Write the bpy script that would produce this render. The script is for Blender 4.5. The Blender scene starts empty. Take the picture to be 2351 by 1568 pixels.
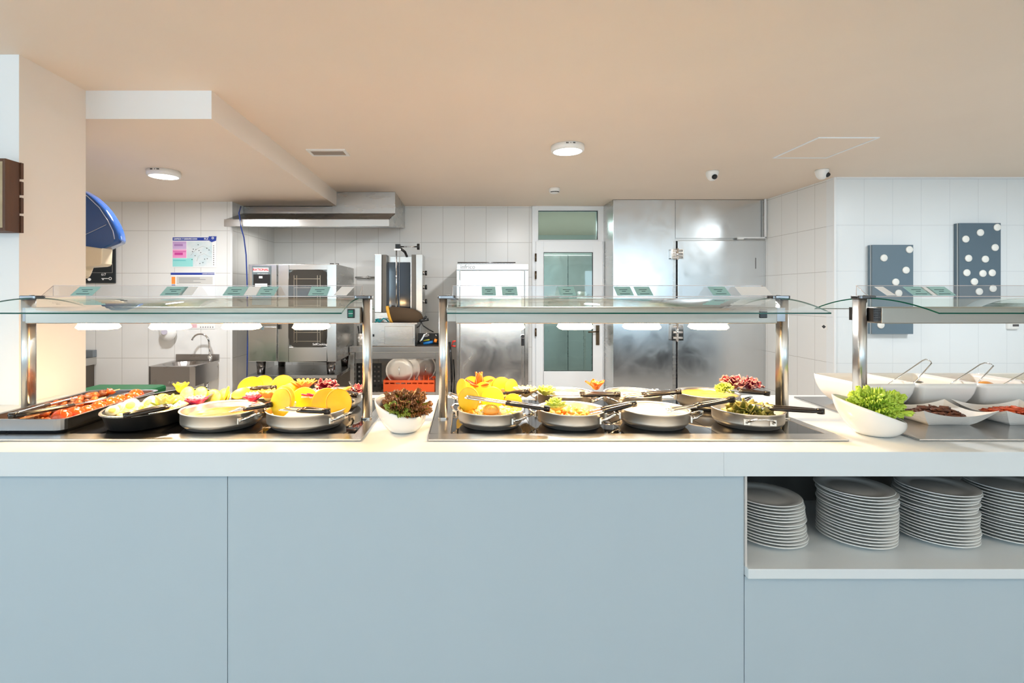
import bpy, bmesh, math, random
from mathutils import Vector, Matrix, noise
R = math.radians
# ---------------------------------------------------------------- camera
F, CX, CY, H = 1180.0, 1070.0, 680.0, 1.376
scn = bpy.context.scene
cam_d = bpy.data.cameras.new('camera'); cam = bpy.data.objects.new('camera', cam_d)
scn.collection.objects.link(cam); scn.camera = cam
cam.location = (0, 0, H); cam.rotation_euler = (R(90), 0, 0)
cam_d.sensor_width = 36; cam_d.lens = F / 2351 * 36
cam_d.shift_x = (1175.5 - CX) / 2351; cam_d.shift_y = -(784 - CY) / 2351
cam_d.clip_start = 0.05
# ---------------------------------------------------------------- world, exposure
w = bpy.data.worlds.new('daylight'); scn.world = w; w.use_nodes = True
w.node_tree.nodes['Background'].inputs[0].default_value = (0.75, 0.88, 1, 1)
w.node_tree.nodes['Background'].inputs[1].default_value = 1.2
scn.view_settings.view_transform = 'Standard'; scn.view_settings.look = 'None'
scn.view_settings.gamma = 1; scn.view_settings.exposure = 0.0
scn.cycles.max_bounces = 10; scn.cycles.diffuse_bounces = 5; scn.cycles.glossy_bounces = 5
scn.cycles.transparent_max_bounces = 24
def area(name, loc, rot, sx, sy, power, col, shape='RECTANGLE', parent=None, spread=180):
    l = bpy.data.lights.new(name, 'AREA'); l.shape = shape; l.size = sx; l.size_y = sy
    l.energy = power; l.color = col; l.spread = R(spread)
    o = bpy.data.objects.new(name, l); scn.collection.objects.link(o)
    o.location = loc; o.rotation_euler = rot
    if parent: o.parent = parent
    return o
# daylight falling in through the dining-room windows behind the camera
DAY = (0.60, 0.84, 1.0)
DAY_W = 30
WINS = [(-5.4, -2.4), (-0.5, 1.9), (4.0, 6.2)]
for a, b in WINS:
    area('window_daylight', ((a+b)/2, -5.62, 1.55), (R(90), 0, 0), b-a, 1.5, DAY_W*(b-a), DAY)
area('side_window_daylight', (-5.72, -1.4, 1.55), (R(90), 0, R(-90)), 3.4, 1.5, 62, DAY)
# added fill lights behind the camera, aimed up to brighten the ceiling
for ux in (-3.6, -1.0, 1.6, 4.4):
    area('ceiling_fill', (ux, -1.2, 1.7), (R(180), 0, 0), 1.6, .5, 40, (.90, .96, 1.0))
LAMP_W = 1.7; LAMP_C = (1.0, 0.66, 0.32)
CEIL_W = 74
area('right_wall_fill', (4.3, 2.7, 2.43), (0, 0, 0), .5, .5, 48, (.86, .95, 1.0))  # added fill without a fixture, brightens the right wall

C = scn.collection.objects
Wm = {}
def P(px, py, d): return Vector(((px-CX)*d/F, d, H-(py-CY)*d/F))
def XP(px, d): return (px-CX)*d/F
def ZP(py, d): return H-(py-CY)*d/F

# ---------------------------------------------------------------- mesh builder
class MB:
    def __init__(s): s.v = []; s.f = []; s.m = []; s.s = []
    def add(s, vs, fs, mi=0, sm=False, M=None):
        b = len(s.v)
        for v in vs:
            v = Vector(v); s.v.append(M @ v if M else v)
        for f in fs: s.f.append([b+i for i in f]); s.m.append(mi); s.s.append(sm)
        return s
    def box(s, x0, x1, y0, y1, z0, z1, mi=0, M=None):
        vs = [(x, y, z) for z in (z0, z1) for y in (y0, y1) for x in (x0, x1)]
        return s.add(vs, [(0,2,3,1), (4,5,7,6), (0,1,5,4), (2,6,7,3), (0,4,6,2), (1,3,7,5)], mi, False, M)
    def hull6(s, bot, top, mi=0, M=None):
        n = len(bot)
        return s.add(list(bot)+list(top), [tuple(range(n))[::-1], tuple(range(n, 2*n))]+[(i, (i+1) % n, n+(i+1) % n, n+i) for i in range(n)], mi, False, M)
    def lathe(s, pr, n=32, mi=0, c=(0,0,0), sx=1, sy=1, M=None, sm=True, power=2.0):
        vs = []; fs = []; k = len(pr)
        for i in range(n):
            a = 2*math.pi*i/n; ca, sa = math.cos(a), math.sin(a)
            if power != 2.0:
                q = (abs(ca)**power+abs(sa)**power)**(-1/power); ca *= q; sa *= q
            for r, z in pr: vs.append((c[0]+r*ca*sx, c[1]+r*sa*sy, c[2]+z))
        for i in range(n):
            j = (i+1) % n
            for t in range(k-1): fs.append((i*k+t, j*k+t, j*k+t+1, i*k+t+1))
        return s.add(vs, fs, mi, sm, M)
    def tube(s, pts, r, n=8, mi=0, closed=False, M=None, sm=True, flat=1.0, up=None):
        pts = [Vector(p) for p in pts]; k = len(pts); vs = []; fs = []
        ref = Vector(up) if up else Vector((0, 0, 1))
        for i, p in enumerate(pts):
            if closed: t = pts[(i+1) % k]-pts[i-1]
            else: t = pts[min(i+1, k-1)]-pts[max(i-1, 0)]
            t.normalize()
            a = ref.cross(t)
            if a.length < 1e-3: a = Vector((1, 0, 0)).cross(t)
            a.normalize(); b = t.cross(a)
            rr = r[i] if isinstance(r, (list, tuple)) else r
            for j in range(n):
                q = 2*math.pi*(j+.5)/n; vs.append(p+a*math.cos(q)*rr+b*math.sin(q)*rr*flat)
        m = k if closed else k-1
        for i in range(m):
            i2 = (i+1) % k
            for j in range(n): fs.append((i*n+j, i*n+(j+1) % n, i2*n+(j+1) % n, i2*n+j))
        s.add(vs, fs, mi, sm, M)
        if not closed:
            s.add(vs[:n], [tuple(range(n))[::-1]], mi, False, M); s.add(vs[-n:], [tuple(range(n))], mi, False, M)
        return s
    def cyl(s, p0, p1, r, n=16, mi=0, r2=None, M=None, sm=True):
        return s.tube([p0, p1], [r, r if r2 is None else r2], n, mi, False, M, sm)
    def ball(s, c, r, nu=12, nv=8, mi=0, sc=(1,1,1), M=None, rough=0, seed=0):
        vs = []; fs = []
        for j in range(nv+1):
            t = math.pi*j/nv
            for i in range(nu):
                a = 2*math.pi*i/nu; d = Vector((math.sin(t)*math.cos(a), math.sin(t)*math.sin(a), math.cos(t)))
                k = 1+rough*noise.noise(d*1.7+Vector((seed*3.1, seed*1.7, seed)))if rough else 1
                vs.append((c[0]+d.x*r*sc[0]*k, c[1]+d.y*r*sc[1]*k, c[2]+d.z*r*sc[2]*k))
        for j in range(nv):
            for i in range(nu): fs.append((j*nu+i, j*nu+(i+1) % nu, (j+1)*nu+(i+1) % nu, (j+1)*nu+i))
        return s.add(vs, fs, mi, True, M)
    def grid(s, fn, nu, nv, mi=0, sm=True, mif=None):
        vs = [fn(i/nu, j/nv) for i in range(nu+1) for j in range(nv+1)]
        b = len(s.v); s.v += [Vector(v) for v in vs]
        for i in range(nu):
            for j in range(nv):
                q = i*(nv+1)+j
                s.f.append([b+q, b+q+1, b+q+nv+2, b+q+nv+1]); s.s.append(sm); s.m.append(mif(i/nu, j/nv) if mif else mi)
        return s
    def build(s, name, mats, parent=None, bevel=0, solid=0, sub=0, fix=True, origin=None):
        if not isinstance(mats, (list, tuple)): mats = [mats]
        if parent is None:
            if origin is None:
                xs = [v.x for v in s.v]; ys = [v.y for v in s.v]; zs = [v.z for v in s.v]
                origin = ((min(xs)+max(xs))/2, (min(ys)+max(ys))/2, min(zs))
            W = Matrix.Translation(origin)
        else: W = Wm[parent.name]
        I = W.inverted()
        me = bpy.data.meshes.new(name); me.from_pydata([I @ v for v in s.v], [], s.f)
        for m in mats: me.materials.append(m)
        me.polygons.foreach_set('material_index', s.m); me.polygons.foreach_set('use_smooth', s.s)
        if fix:
            bm = bmesh.new(); bm.from_mesh(me)
            bmesh.ops.remove_doubles(bm, verts=bm.verts, dist=1e-6)
            bmesh.ops.recalc_face_normals(bm, faces=bm.faces); bm.to_mesh(me); bm.free()
        me.update()
        o = bpy.data.objects.new(name, me); C.link(o)
        if parent is None: o.location = W.translation
        else: o.parent = parent
        Wm[o.name] = W
        if solid:
            d = o.modifiers.new('thickness', 'SOLIDIFY'); d.thickness = solid; d.offset = 0
        if bevel:
            d = o.modifiers.new('bevel', 'BEVEL'); d.width = bevel; d.segments = 2; d.limit_method = 'ANGLE'; d.angle_limit = R(40)
        if sub:
            d = o.modifiers.new('subdivision', 'SUBSURF'); d.levels = sub; d.render_levels = sub
        return o
def tag(o, label, cat, group=None, kind=None):
    if label: o['label'] = label
    if cat: o['category'] = cat
    if group: o['group'] = group
    if kind: o['kind'] = kind
    return o
def thing(name, label, cat, loc=(0,0,0), rz=0, group=None):
    o = bpy.data.objects.new(name, None); C.link(o); o.location = loc; o.rotation_euler = (0, 0, rz)
    o.empty_display_size = .05
    Wm[o.name] = Matrix.Translation(loc) @ Matrix.Rotation(rz, 4, 'Z')
    return tag(o, label, cat, group)
def struct(o): o['kind'] = 'structure'; return o
def bx(name, m, x0, x1, y0, y1, z0, z1, parent=None, bevel=0):
    return MB().box(x0, x1, y0, y1, z0, z1).build(name, m, parent, bevel)
def text(name, s, size, p, rot, m, parent, ext=.0006, align='CENTER', bold=0):
    cu = bpy.data.curves.new(name, 'FONT'); cu.body = s; cu.size = size; cu.extrude = ext; cu.offset = bold
    cu.align_x = align; cu.align_y = 'CENTER'; cu.materials.append(m)
    o = bpy.data.objects.new(name, cu); C.link(o)
    if parent: o.parent = parent; o.location = Wm[parent.name].inverted() @ Vector(p)
    else: o.location = p
    o.rotation_euler = rot
    me = bpy.data.meshes.new_from_object(o); q = bpy.data.objects.new(name, me); C.link(q)
    q.parent = o.parent; q.location = o.location; q.rotation_euler = rot; bpy.data.objects.remove(o)
    return q
FR = (R(90), 0, 0)
ORD = ['topmost','second','third','fourth','fifth','sixth','seventh','eighth','ninth','tenth','eleventh','twelfth','thirteenth','fourteenth','fifteenth','sixteenth','seventeenth','eighteenth']

# ---------------------------------------------------------------- materials
def newmat(name):
    m = bpy.data.materials.new(name); m.use_nodes = True
    return m, m.node_tree.nodes, m.node_tree.links, m.node_tree.nodes['Principled BSDF']
def coords(N, L, sc=(1,1,1)):
    t = N.new('ShaderNodeTexCoord'); mp = N.new('ShaderNodeMapping'); mp.inputs['Scale'].default_value = sc
    L.new(t.outputs['Object'], mp.inputs[0]); return mp.outputs[0]
def mat(name, col, rough=.5, metal=0, var=None, vs=8, vf=.5, vsc=(1,1,1), bump=0, bs=60, bsc=(1,1,1), rvar=0, spec=.5, coat=0, sss=0, emit=None, es=0, alpha=1, det=3):
    m, N, L, b = newmat(name); c4 = (*col, 1)
    b.inputs['Base Color'].default_value = c4; b.inputs['Roughness'].default_value = rough
    b.inputs['Metallic'].default_value = metal; b.inputs['Specular IOR Level'].default_value = spec
    b.inputs['Coat Weight'].default_value = coat; b.inputs['Coat Roughness'].default_value = .05
    if sss: b.inputs['Subsurface Weight'].default_value = sss; b.inputs['Subsurface Radius'].default_value = (.01, .006, .003); b.inputs['Subsurface Scale'].default_value = 1
    if emit: b.inputs['Emission Color'].default_value = (*emit, 1); b.inputs['Emission Strength'].default_value = es
    if var or rvar:
        n = N.new('ShaderNodeTexNoise'); n.inputs['Scale'].default_value = vs; n.inputs['Detail'].default_value = det
        L.new(coords(N, L, vsc), n.inputs['Vector'])
    if var:
        r = N.new('ShaderNodeValToRGB'); r.color_ramp.elements[0].position = .5-vf/2; r.color_ramp.elements[1].position = .5+vf/2
        r.color_ramp.elements[0].color = c4; r.color_ramp.elements[1].color = (*var, 1)
        L.new(n.outputs['Fac'], r.inputs[0]); L.new(r.outputs[0], b.inputs['Base Color'])
    if rvar:
        q = N.new('ShaderNodeMapRange'); q.inputs[3].default_value = max(.02, rough-rvar); q.inputs[4].default_value = rough+rvar
        q.inputs[1].default_value = .3; q.inputs[2].default_value = .7
        L.new(n.outputs['Fac'], q.inputs[0]); L.new(q.outputs[0], b.inputs['Roughness'])
    if bump:
        n2 = N.new('ShaderNodeTexNoise'); n2.inputs['Scale'].default_value = bs; n2.inputs['Detail'].default_value = 2
        L.new(coords(N, L, bsc), n2.inputs['Vector'])
        bp = N.new('ShaderNodeBump'); bp.inputs['Strength'].default_value = bump; bp.inputs['Distance'].default_value = .002
        L.new(n2.outputs['Fac'], bp.inputs['Height']); L.new(bp.outputs[0], b.inputs['Normal'])
    return m
def tilemat(name, axis, u0, col=(.80,.80,.78), grout=(.50,.48,.45), w_=.254, h_=.41, z0=1.598, rough=.3):
    m, N, L, b = newmat(name)
    g = N.new('ShaderNodeNewGeometry'); sp = N.new('ShaderNodeSeparateXYZ'); L.new(g.outputs['Position'], sp.inputs[0])
    def line(out, off, per, wd):
        a = N.new('ShaderNodeMath'); a.operation = 'SUBTRACT'; L.new(out, a.inputs[0]); a.inputs[1].default_value = off-50*per
        d = N.new('ShaderNodeMath'); d.operation = 'DIVIDE'; L.new(a.outputs[0], d.inputs[0]); d.inputs[1].default_value = per
        f = N.new('ShaderNodeMath'); f.operation = 'FRACT'; L.new(d.outputs[0], f.inputs[0])
        e = N.new('ShaderNodeMath'); e.operation = 'PINGPONG'; L.new(f.outputs[0], e.inputs[0]); e.inputs[1].default_value = .5
        k = N.new('ShaderNodeMapRange'); k.inputs[1].default_value = wd/per*.4; k.inputs[2].default_value = wd/per*.9; L.new(e.outputs[0], k.inputs[0])
        k.inputs[3].default_value = 1; k.inputs[4].default_value = 0
        return k.outputs[0]
    l1 = line(sp.outputs[axis], u0, w_, .0028); l2 = line(sp.outputs[2], z0, h_, .0032)
    mx = N.new('ShaderNodeMath'); mx.operation = 'MAXIMUM'; L.new(l1, mx.inputs[0]); L.new(l2, mx.inputs[1])
    mc = N.new('ShaderNodeMixRGB'); L.new(mx.outputs[0], mc.inputs[0]); mc.inputs[1].default_value = (*col, 1); mc.inputs[2].default_value = (*grout, 1)
    L.new(mc.outputs[0], b.inputs['Base Color'])
    n = N.new('ShaderNodeTexNoise'); n.inputs['Scale'].default_value = 3; L.new(g.outputs['Position'], n.inputs['Vector'])
    ad = N.new('ShaderNodeMath'); ad.operation = 'MULTIPLY_ADD'; L.new(mx.outputs[0], ad.inputs[0]); ad.inputs[1].default_value = -.5; L.new(n.outputs['Fac'], ad.inputs[2])
    bp = N.new('ShaderNodeBump'); bp.inputs['Strength'].default_value = .35; bp.inputs['Distance'].default_value = .004
    L.new(ad.outputs[0], bp.inputs['Height']); L.new(bp.outputs[0], b.inputs['Normal'])
    b.inputs['Roughness'].default_value = rough
    return m
def glassmat(name, tint=(.93,.98,.96), ior=1.45, add=0.0, rough=.02):
    m, N, L, b = newmat(name); N.remove(b); out = N['Material Output']
    t = N.new('ShaderNodeBsdfTransparent'); t.inputs[0].default_value = (*tint, 1)
    g = N.new('ShaderNodeBsdfGlossy'); g.inputs['Roughness'].default_value = rough; g.inputs[0].default_value = (1,1,1,1)
    fr = N.new('ShaderNodeFresnel'); fr.inputs[0].default_value = ior
    a = N.new('ShaderNodeMath'); a.operation = 'ADD'; a.inputs[1].default_value = add; a.use_clamp = True; L.new(fr.outputs[0], a.inputs[0])
    gm = N.new('ShaderNodeNewGeometry'); iv = N.new('ShaderNodeMath'); iv.operation = 'SUBTRACT'; iv.inputs[0].default_value = 1; L.new(gm.outputs['Backfacing'], iv.inputs[1])
    pr = N.new('ShaderNodeMath'); pr.operation = 'MULTIPLY'; L.new(a.outputs[0], pr.inputs[0]); L.new(iv.outputs[0], pr.inputs[1])
    mx = N.new('ShaderNodeMixShader'); L.new(pr.outputs[0], mx.inputs[0]); L.new(t.outputs[0], mx.inputs[1]); L.new(g.outputs[0], mx.inputs[2])
    L.new(mx.outputs[0], out.inputs[0]); return m
def steelmat(name, col=(.62,.62,.61), rough=.26, rvar=.08, vsc=(1,1,1), vs=6, bump=.04, bsc=(2,2,300), bs=4, aniso=0):
    m = mat(name, col, rough, 1, None, vs, .5, vsc, bump, bs, bsc, rvar)
    return m
def swirlmat(name, col=(.66,.68,.69), rough=.2):
    # hand-wiped steel: curved wipe marks change the gloss a little, the sheet is slightly uneven
    m, N, L, b = newmat(name); b.inputs['Metallic'].default_value = 1; b.inputs['Base Color'].default_value = (*col, 1)
    c = coords(N, L)
    n = N.new('ShaderNodeTexNoise'); n.inputs['Scale'].default_value = 1.6; n.inputs['Detail'].default_value = 1; L.new(c, n.inputs[0])
    wv = N.new('ShaderNodeTexNoise'); wv.inputs['Scale'].default_value = 3.5; wv.inputs['Detail'].default_value = 3; wv.inputs['Distortion'].default_value = 1.6; L.new(c, wv.inputs[0])
    q = N.new('ShaderNodeMapRange'); q.inputs[1].default_value = .25; q.inputs[2].default_value = .75; q.inputs[3].default_value = rough-.05; q.inputs[4].default_value = rough+.08; L.new(wv.outputs['Fac'], q.inputs[0])
    L.new(q.outputs[0], b.inputs['Roughness'])
    bp = N.new('ShaderNodeBump'); bp.inputs['Strength'].default_value = .05; bp.inputs['Distance'].default_value = .02
    L.new(n.outputs['Fac'], bp.inputs['Height']); L.new(bp.outputs[0], b.inputs['Normal'])
    return m

m_ceil = mat('warm_lit_ceiling_paint', (.87,.735,.60), .55, var=(.85,.715,.585), vs=2, bump=.05, bs=40)  # warm tone of bounced light painted into the ceiling colour
m_white = mat('white_wall_paint', (.84,.84,.83), .5, bump=.05, bs=50)
m_warmlit = mat('warm_lit_wall_paint', (.82,.74,.655), .5, var=(.80,.72,.635), vs=2, bump=.05, bs=50)  # warm bounce light put into the colour of the side faces
m_tileX = tilemat('wall_tiles_back', 0, XP(1017, 6.05))
m_tileL = tilemat('wall_tiles_left', 0, XP(280, 4.96))
m_tileR = tilemat('wall_tiles_right', 0, XP(1984, 4.573), col=(.80,.83,.84), grout=(.68,.71,.73))
m_tileY = tilemat('wall_tiles_side', 1, 4.573+.254*2)
m_floor = mat('grey_stone_floor', (.30,.31,.33), .4, var=(.26,.27,.29), vs=5)
m_kfloor = mat('kitchen_floor', (.55,.50,.45), .5, var=(.50,.45,.40), vs=8)
m_top = mat('white_laminate', (.74,.78,.80), .28, var=(.73,.76,.76), vs=3, vsc=(1,6,1), vf=.5, det=5)
m_panel = mat('blue_grey_laminate', (.475,.555,.60), .42, var=(.465,.545,.59), vs=3, vsc=(1,1,.2))
m_niche = mat('niche_laminate', (.62,.58,.54), .35)
m_gap = mat('dark_gap', (.03,.03,.035), .8)
m_steel = steelmat('brushed_steel', (.56,.555,.54), .28, .02, (1,1,6), 3, .01)
m_steelh = steelmat('brushed_steel_level', (.58,.57,.55), .25, .02, (.6,6,6), 3, .012, (2,200,200))
m_post = steelmat('post_steel', (.60,.59,.57), .3, .05, (8,8,.6), 5, .05, (200,200,2))
m_beam = steelmat('beam_steel', (.44,.405,.36), .42, .05, (.6,10,10), 5, .02, (2,200,200))
m_chrome = mat('polished_chrome', (.78,.78,.78), .07, 1)
m_dchrome = mat('dark_chrome', (.18,.17,.17), .18, 1)
m_swirl = swirlmat('wiped_steel')
m_swirl2 = swirlmat('wiped_steel_fridge', (.74,.74,.73), .22)
m_pan = steelmat('pan_steel', (.84,.80,.74), .42, .05, (1,1,14), 6, .02, (2,2,300))
m_panin = mat('pan_inside_steel', (.72,.68,.62), .28, 1)
m_bglass = mat('black_ceramic_glass', (.006,.006,.007), .045, spec=.55)
m_black = mat('black_plastic', (.012,.012,.012), .3)
m_blackm = mat('black_enamel', (.016,.015,.015), .32, bump=.1, bs=200)
m_grip = mat('black_grip', (.018,.014,.012), .18)
m_glass = glassmat('guard_glass', (.955,.985,.975), 1.42, .0)
m_edge = mat('green_glass_edge', (.004,.075,.045), .2, spec=.3)
m_acryl = glassmat('clear_acrylic', (.97,.975,.98), 1.35, .0)
m_acedge = mat('acrylic_edge', (.62,.52,.48), .2)
m_wglass = glassmat('window_glass', (.84,.93,.90), 1.45, .02)
m_porc = mat('white_melamine', (.86,.83,.79), .18, coat=.3)
m_plate = mat('white_porcelain', (.80,.80,.78), .14, coat=.4)
m_pvc = mat('white_pvc', (.90,.93,.95), .3)
m_plastic = mat('white_plastic', (.85,.84,.81), .35)
m_glow = mat('lamp_diffuser', (1,1,1), .5, emit=(1,.97,.93), es=9)
m_heat = mat('heat_lamp_glass', (1,.9,.75), .4, emit=(1.0,.66,.30), es=66)
m_teal = mat('teal_card', (.33,.57,.55), .6)
m_ink = mat('dark_ink', (.05,.10,.11), .7)
m_paper = mat('white_paper', (.85,.85,.84), .7)
m_red = mat('red_print', (.65,.04,.05), .5)
m_slate = mat('slate_grey_board', (.13,.19,.235), .42)
m_slate2 = mat('darker_slate_board', (.10,.15,.19), .42)
m_dot = mat('white_dot', (.86,.85,.80), .6, bump=.3, bs=300)
m_wood = mat('dark_crate_wood', (.07,.026,.010), .6, var=(.13,.05,.018), vs=7, vsc=(3,3,.4), bump=.2, bs=40, bsc=(2,2,.3), det=6)
m_lwood = mat('pale_crate_wood', (.52,.40,.25), .7, var=(.38,.28,.16), vs=20)
# ================================================================ the room
ZC = 2.434; XL = -1.957; ZS = 2.288
YB = 6.05
struct(bx('floor', m_floor, -6, 7.2, -5.6, 2.3, -.1, 0))
struct(bx('floor', m_kfloor, -4.6, 7.2, 2.3, 9.2, -.1, 0))
struct(bx('ceiling', m_ceil, -6, 7.2, -5.6, 9.2, ZC, ZC+.1))
# dining-room walls (behind and beside the camera)
mb = MB(); xs = [-6.1]+[q for a_b in WINS for q in a_b]+[7.3]
for i in range(0, len(xs), 2): mb.box(xs[i], xs[i+1], -5.6, -5.5, 0, ZC)
for a, b in WINS: mb.box(a, b, -5.6, -5.5, 0, .8); mb.box(a, b, -5.6, -5.5, 2.3, ZC)
struct(mb.build('wall_front', m_white))
mb = MB()
mb.box(-5.7, -5.6, -5.5, -3.1, 0, ZC); mb.box(-5.7, -5.6, .3, 2.25, 0, ZC)
mb.box(-5.7, -5.6, -3.1, .3, 0, .8); mb.box(-5.7, -5.6, -3.1, .3, 2.3, ZC)
struct(mb.build('wall_dining', m_white))
for i, (a, b) in enumerate(WINS):
    mb = MB(); yq = -5.55
    for x in (a, (a+b)/2-.03, b-.06): mb.box(x, x+.06, yq-.03, yq+.03, .8, 2.3)
    for z in (.8, 2.24): mb.box(a, b, yq-.03, yq+.03, z, z+.06)
    struct(mb.build('window_%d' % (i+1), m_pvc))
struct(bx('wall_right', m_white, 7.2, 7.3, -5.5, 4.573, 0, ZC))
# the pier on the left: white face to the dining room, reveal tinted for warm bounce light
mb = MB()
mb.add([(-5.7,2.25,0),(XL,2.25,0),(XL,2.25,ZC),(-5.7,2.25,ZC)], [(0,1,2,3)], 0)
mb.add([(XL,2.25,.9),(XL,2.645,.9),(XL,2.645,ZC),(XL,2.25,ZC)], [(0,1,2,3)], 1)
mb.add([(XL,2.25,0),(XL,2.645,0),(XL,2.645,.9),(XL,2.25,.9)], [(0,1,2,3)], 1)
mb.add([(-5.7,2.645,0),(XL,2.645,0),(XL,2.645,ZC),(-5.7,2.645,ZC)], [(3,2,1,0)], 1)
mb.add([(-5.7,2.25,ZC),(XL,2.25,ZC),(XL,2.645,ZC),(-5.7,2.645,ZC)], [(0,1,2,3)], 1)
mb.add([(-5.7,2.25,0),(XL,2.25,0),(XL,2.645,0),(-5.7,2.645,0)], [(3,2,1,0)], 1)
mb.add([(-5.7,2.25,0),(-5.7,2.645,0),(-5.7,2.645,ZC),(-5.7,2.25,ZC)], [(0,1,2,3)], 1)
struct(mb.build('wall_left', [m_white, m_warmlit]))
# lowered ceiling on the left: white front, side and underside tinted for warm bounce light
mb = MB(); x0, x1, y0, y1 = -5.0, -1.31, 2.645, 5.2
mb.add([(x0,y0,ZS),(x1,y0,ZS),(x1,y0,ZC),(x0,y0,ZC)], [(0,1,2,3)], 0)
mb.add([(x1,y0,ZS),(x1,y1,ZS),(x1,y1,ZC),(x1,y0,ZC)], [(0,1,2,3)], 2)
mb.add([(x0,y0,ZS),(x1,y0,ZS),(x1,y1,ZS),(x0,y1,ZS)], [(0,1,2,3)], 1)
mb.add([(x0,y1,ZS),(x1,y1,ZS),(x1,y1,ZC),(x0,y1,ZC)], [(3,2,1,0)], 1)
mb.add([(x0,y0,ZS),(x0,y1,ZS),(x0,y1,ZC),(x0,y0,ZC)], [(3,2,1,0)], 1)
mb.add([(x0,y0,ZC),(x1,y0,ZC),(x1,y1,ZC),(x0,y1,ZC)], [(3,2,1,0)], 1)
struct(mb.build('ceiling', [m_white, m_ceil, m_warmlit]))
# kitchen walls
XR0 = -2.257
struct(bx('wall_back_left', m_tileL, -4.5, XR0, 4.96, 5.06, 0, ZC))
mb = MB(); mb.box(XR0-.1, XR0, 5.06, YB, 0, ZC)
struct(mb.build('wall_return', m_tileY))
struct(bx('wall_kitchen_left', m_tileY, -4.6, -4.5, 2.645, 5.06, 0, ZC))
DX0, DX1 = XP(1221, YB), XP(1388, YB)
struct(bx('wall_back', m_tileX, XR0-.1, DX0, YB, YB+.1, 0, ZC))
struct(bx('wall_back', m_tileX, DX1, 3.4, YB, YB+.1, 0, ZC))
XRW = 3.276
mb = MB(); mb.box(XRW, 7.2, 4.573, 4.673, 0, ZC)
struct(mb.build('wall_right', m_tileR))
struct(bx('wall_right', m_tileY, XRW, XRW+.1, 4.673, YB, 0, ZC))
m_trimw = mat('white_corner_trim', (.84,.85,.85), .35)
struct(bx('trim_1', m_trimw, XRW-.006, XRW+.012, 4.565, 4.579, 0, ZC))
struct(bx('trim_2', m_trimw, XR0-.014, XR0+.004, 4.953, 4.967, 0, ZS))
struct(bx('trim_3', m_trimw, XRW+.012, 7.2, 4.56, 4.573, ZC-.012, ZC))
# room beyond the glazed door
m_far = mat('far_room_wall', (.62,.69,.68), .5)
mb = MB(); mb.box(.3, .4, YB+.1, 8.9, 0, ZC); mb.box(2.5, 2.6, YB+.1, 8.9, 0, ZC); mb.box(.3, 2.6, 8.9, 9, 0, ZC)
struct(mb.build('wall_far_room', m_far))
area('far_room_light', (1.5, 7.6, 2.40), (0, 0, 0), 1.2, .8, 30, (.86,.97,1))
# ---------------------------------------------------------------- door with transom
def frame_rect(mb, x0, x1, z0, z1, t, ya, yb, mi=0, tb=None):
    tb = t if tb is None else tb
    mb.box(x0, x0+t, ya, yb, z0, z1, mi); mb.box(x1-t, x1, ya, yb, z0, z1, mi)
    mb.box(x0+t, x1-t, ya, yb, z1-t, z1, mi); mb.box(x0+t, x1-t, ya, yb, z0, z0+tb, mi)
dr = bpy.data.objects.new('door_1', None); C.link(dr); dr.location = ((DX0+DX1)/2, YB, 0); struct(dr)
Wm['door_1'] = Matrix.Translation(dr.location)
zt0, zt1 = ZP(551, YB), ZP(484, YB)
mb = MB(); tx0, tx1 = XP(1235, YB), XP(1372, YB); ya, yb = YB-.03, YB+.09
mb.box(DX0, tx0, ya, yb, 0, ZC-.002); mb.box(tx1, DX1, ya, yb, 0, ZC-.002); mb.box(tx0, tx1, ya, yb, zt1, ZC-.002); mb.box(tx0, tx1, ya, yb, zt0-.055, zt0)
mb.build('door_frame', m_pvc, dr, .004)
fr = MB(); frame_rect(fr, tx0, tx1, zt0, zt1, .006, ya+.03, ya+.05); fr.build('transom_gasket', m_black, dr)
bx('transom_glass', m_wglass, tx0+.006, tx1-.006, ya+.037, ya+.043, zt0+.006, zt1-.006, dr)
lx0, lx1 = XP(1229, YB), XP(1381, YB); gx0, gx1 = XP(1246.5, YB), XP(1359, YB); lz1 = zt0-.02; gz1 = ZP(580, YB)
mb = MB(); y0, y1 = ya-.025, ya+.0295
mb.box(lx0, gx0, y0, y1, .02, lz1); mb.box(gx1, lx1, y0, y1, .02, lz1); mb.box(gx0, gx1, y0, y1, gz1, lz1); mb.box(gx0, gx1, y0, y1, .02, .5)
leaf = mb.build('door_leaf', m_pvc, dr, .004)
fr = MB(); frame_rect(fr, gx0, gx1, .5, gz1, .006, y0+.01, y0+.03); fr.build('glass_gasket', m_black, leaf)
bx('leaf_glass', m_wglass, gx0+.006, gx1-.006, y0+.017, y0+.023, .506, gz1-.006, leaf)
hx = XP(1369, YB)
mb = MB(); mb.box(hx-.02, hx+.02, y0-.012, y0, ZP(791, YB), ZP(746, YB)); m_hand = mat('bronze_handle', (.16,.12,.08), .35, 1)
mb.tube([(hx, y0-.01, ZP(760, YB)), (hx, y0-.05, ZP(760, YB)), (hx-.12, y0-.05, ZP(761, YB))], .009)
mb.build('door_handle', m_hand, leaf)
for pz in (592, 632, 762):
    MB().cyl((lx0-.003, y0-.006, ZP(pz+9, YB)), (lx0-.003, y0-.006, ZP(pz-9, YB)), .011, 10).build('hinge', m_hand, dr)
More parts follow.
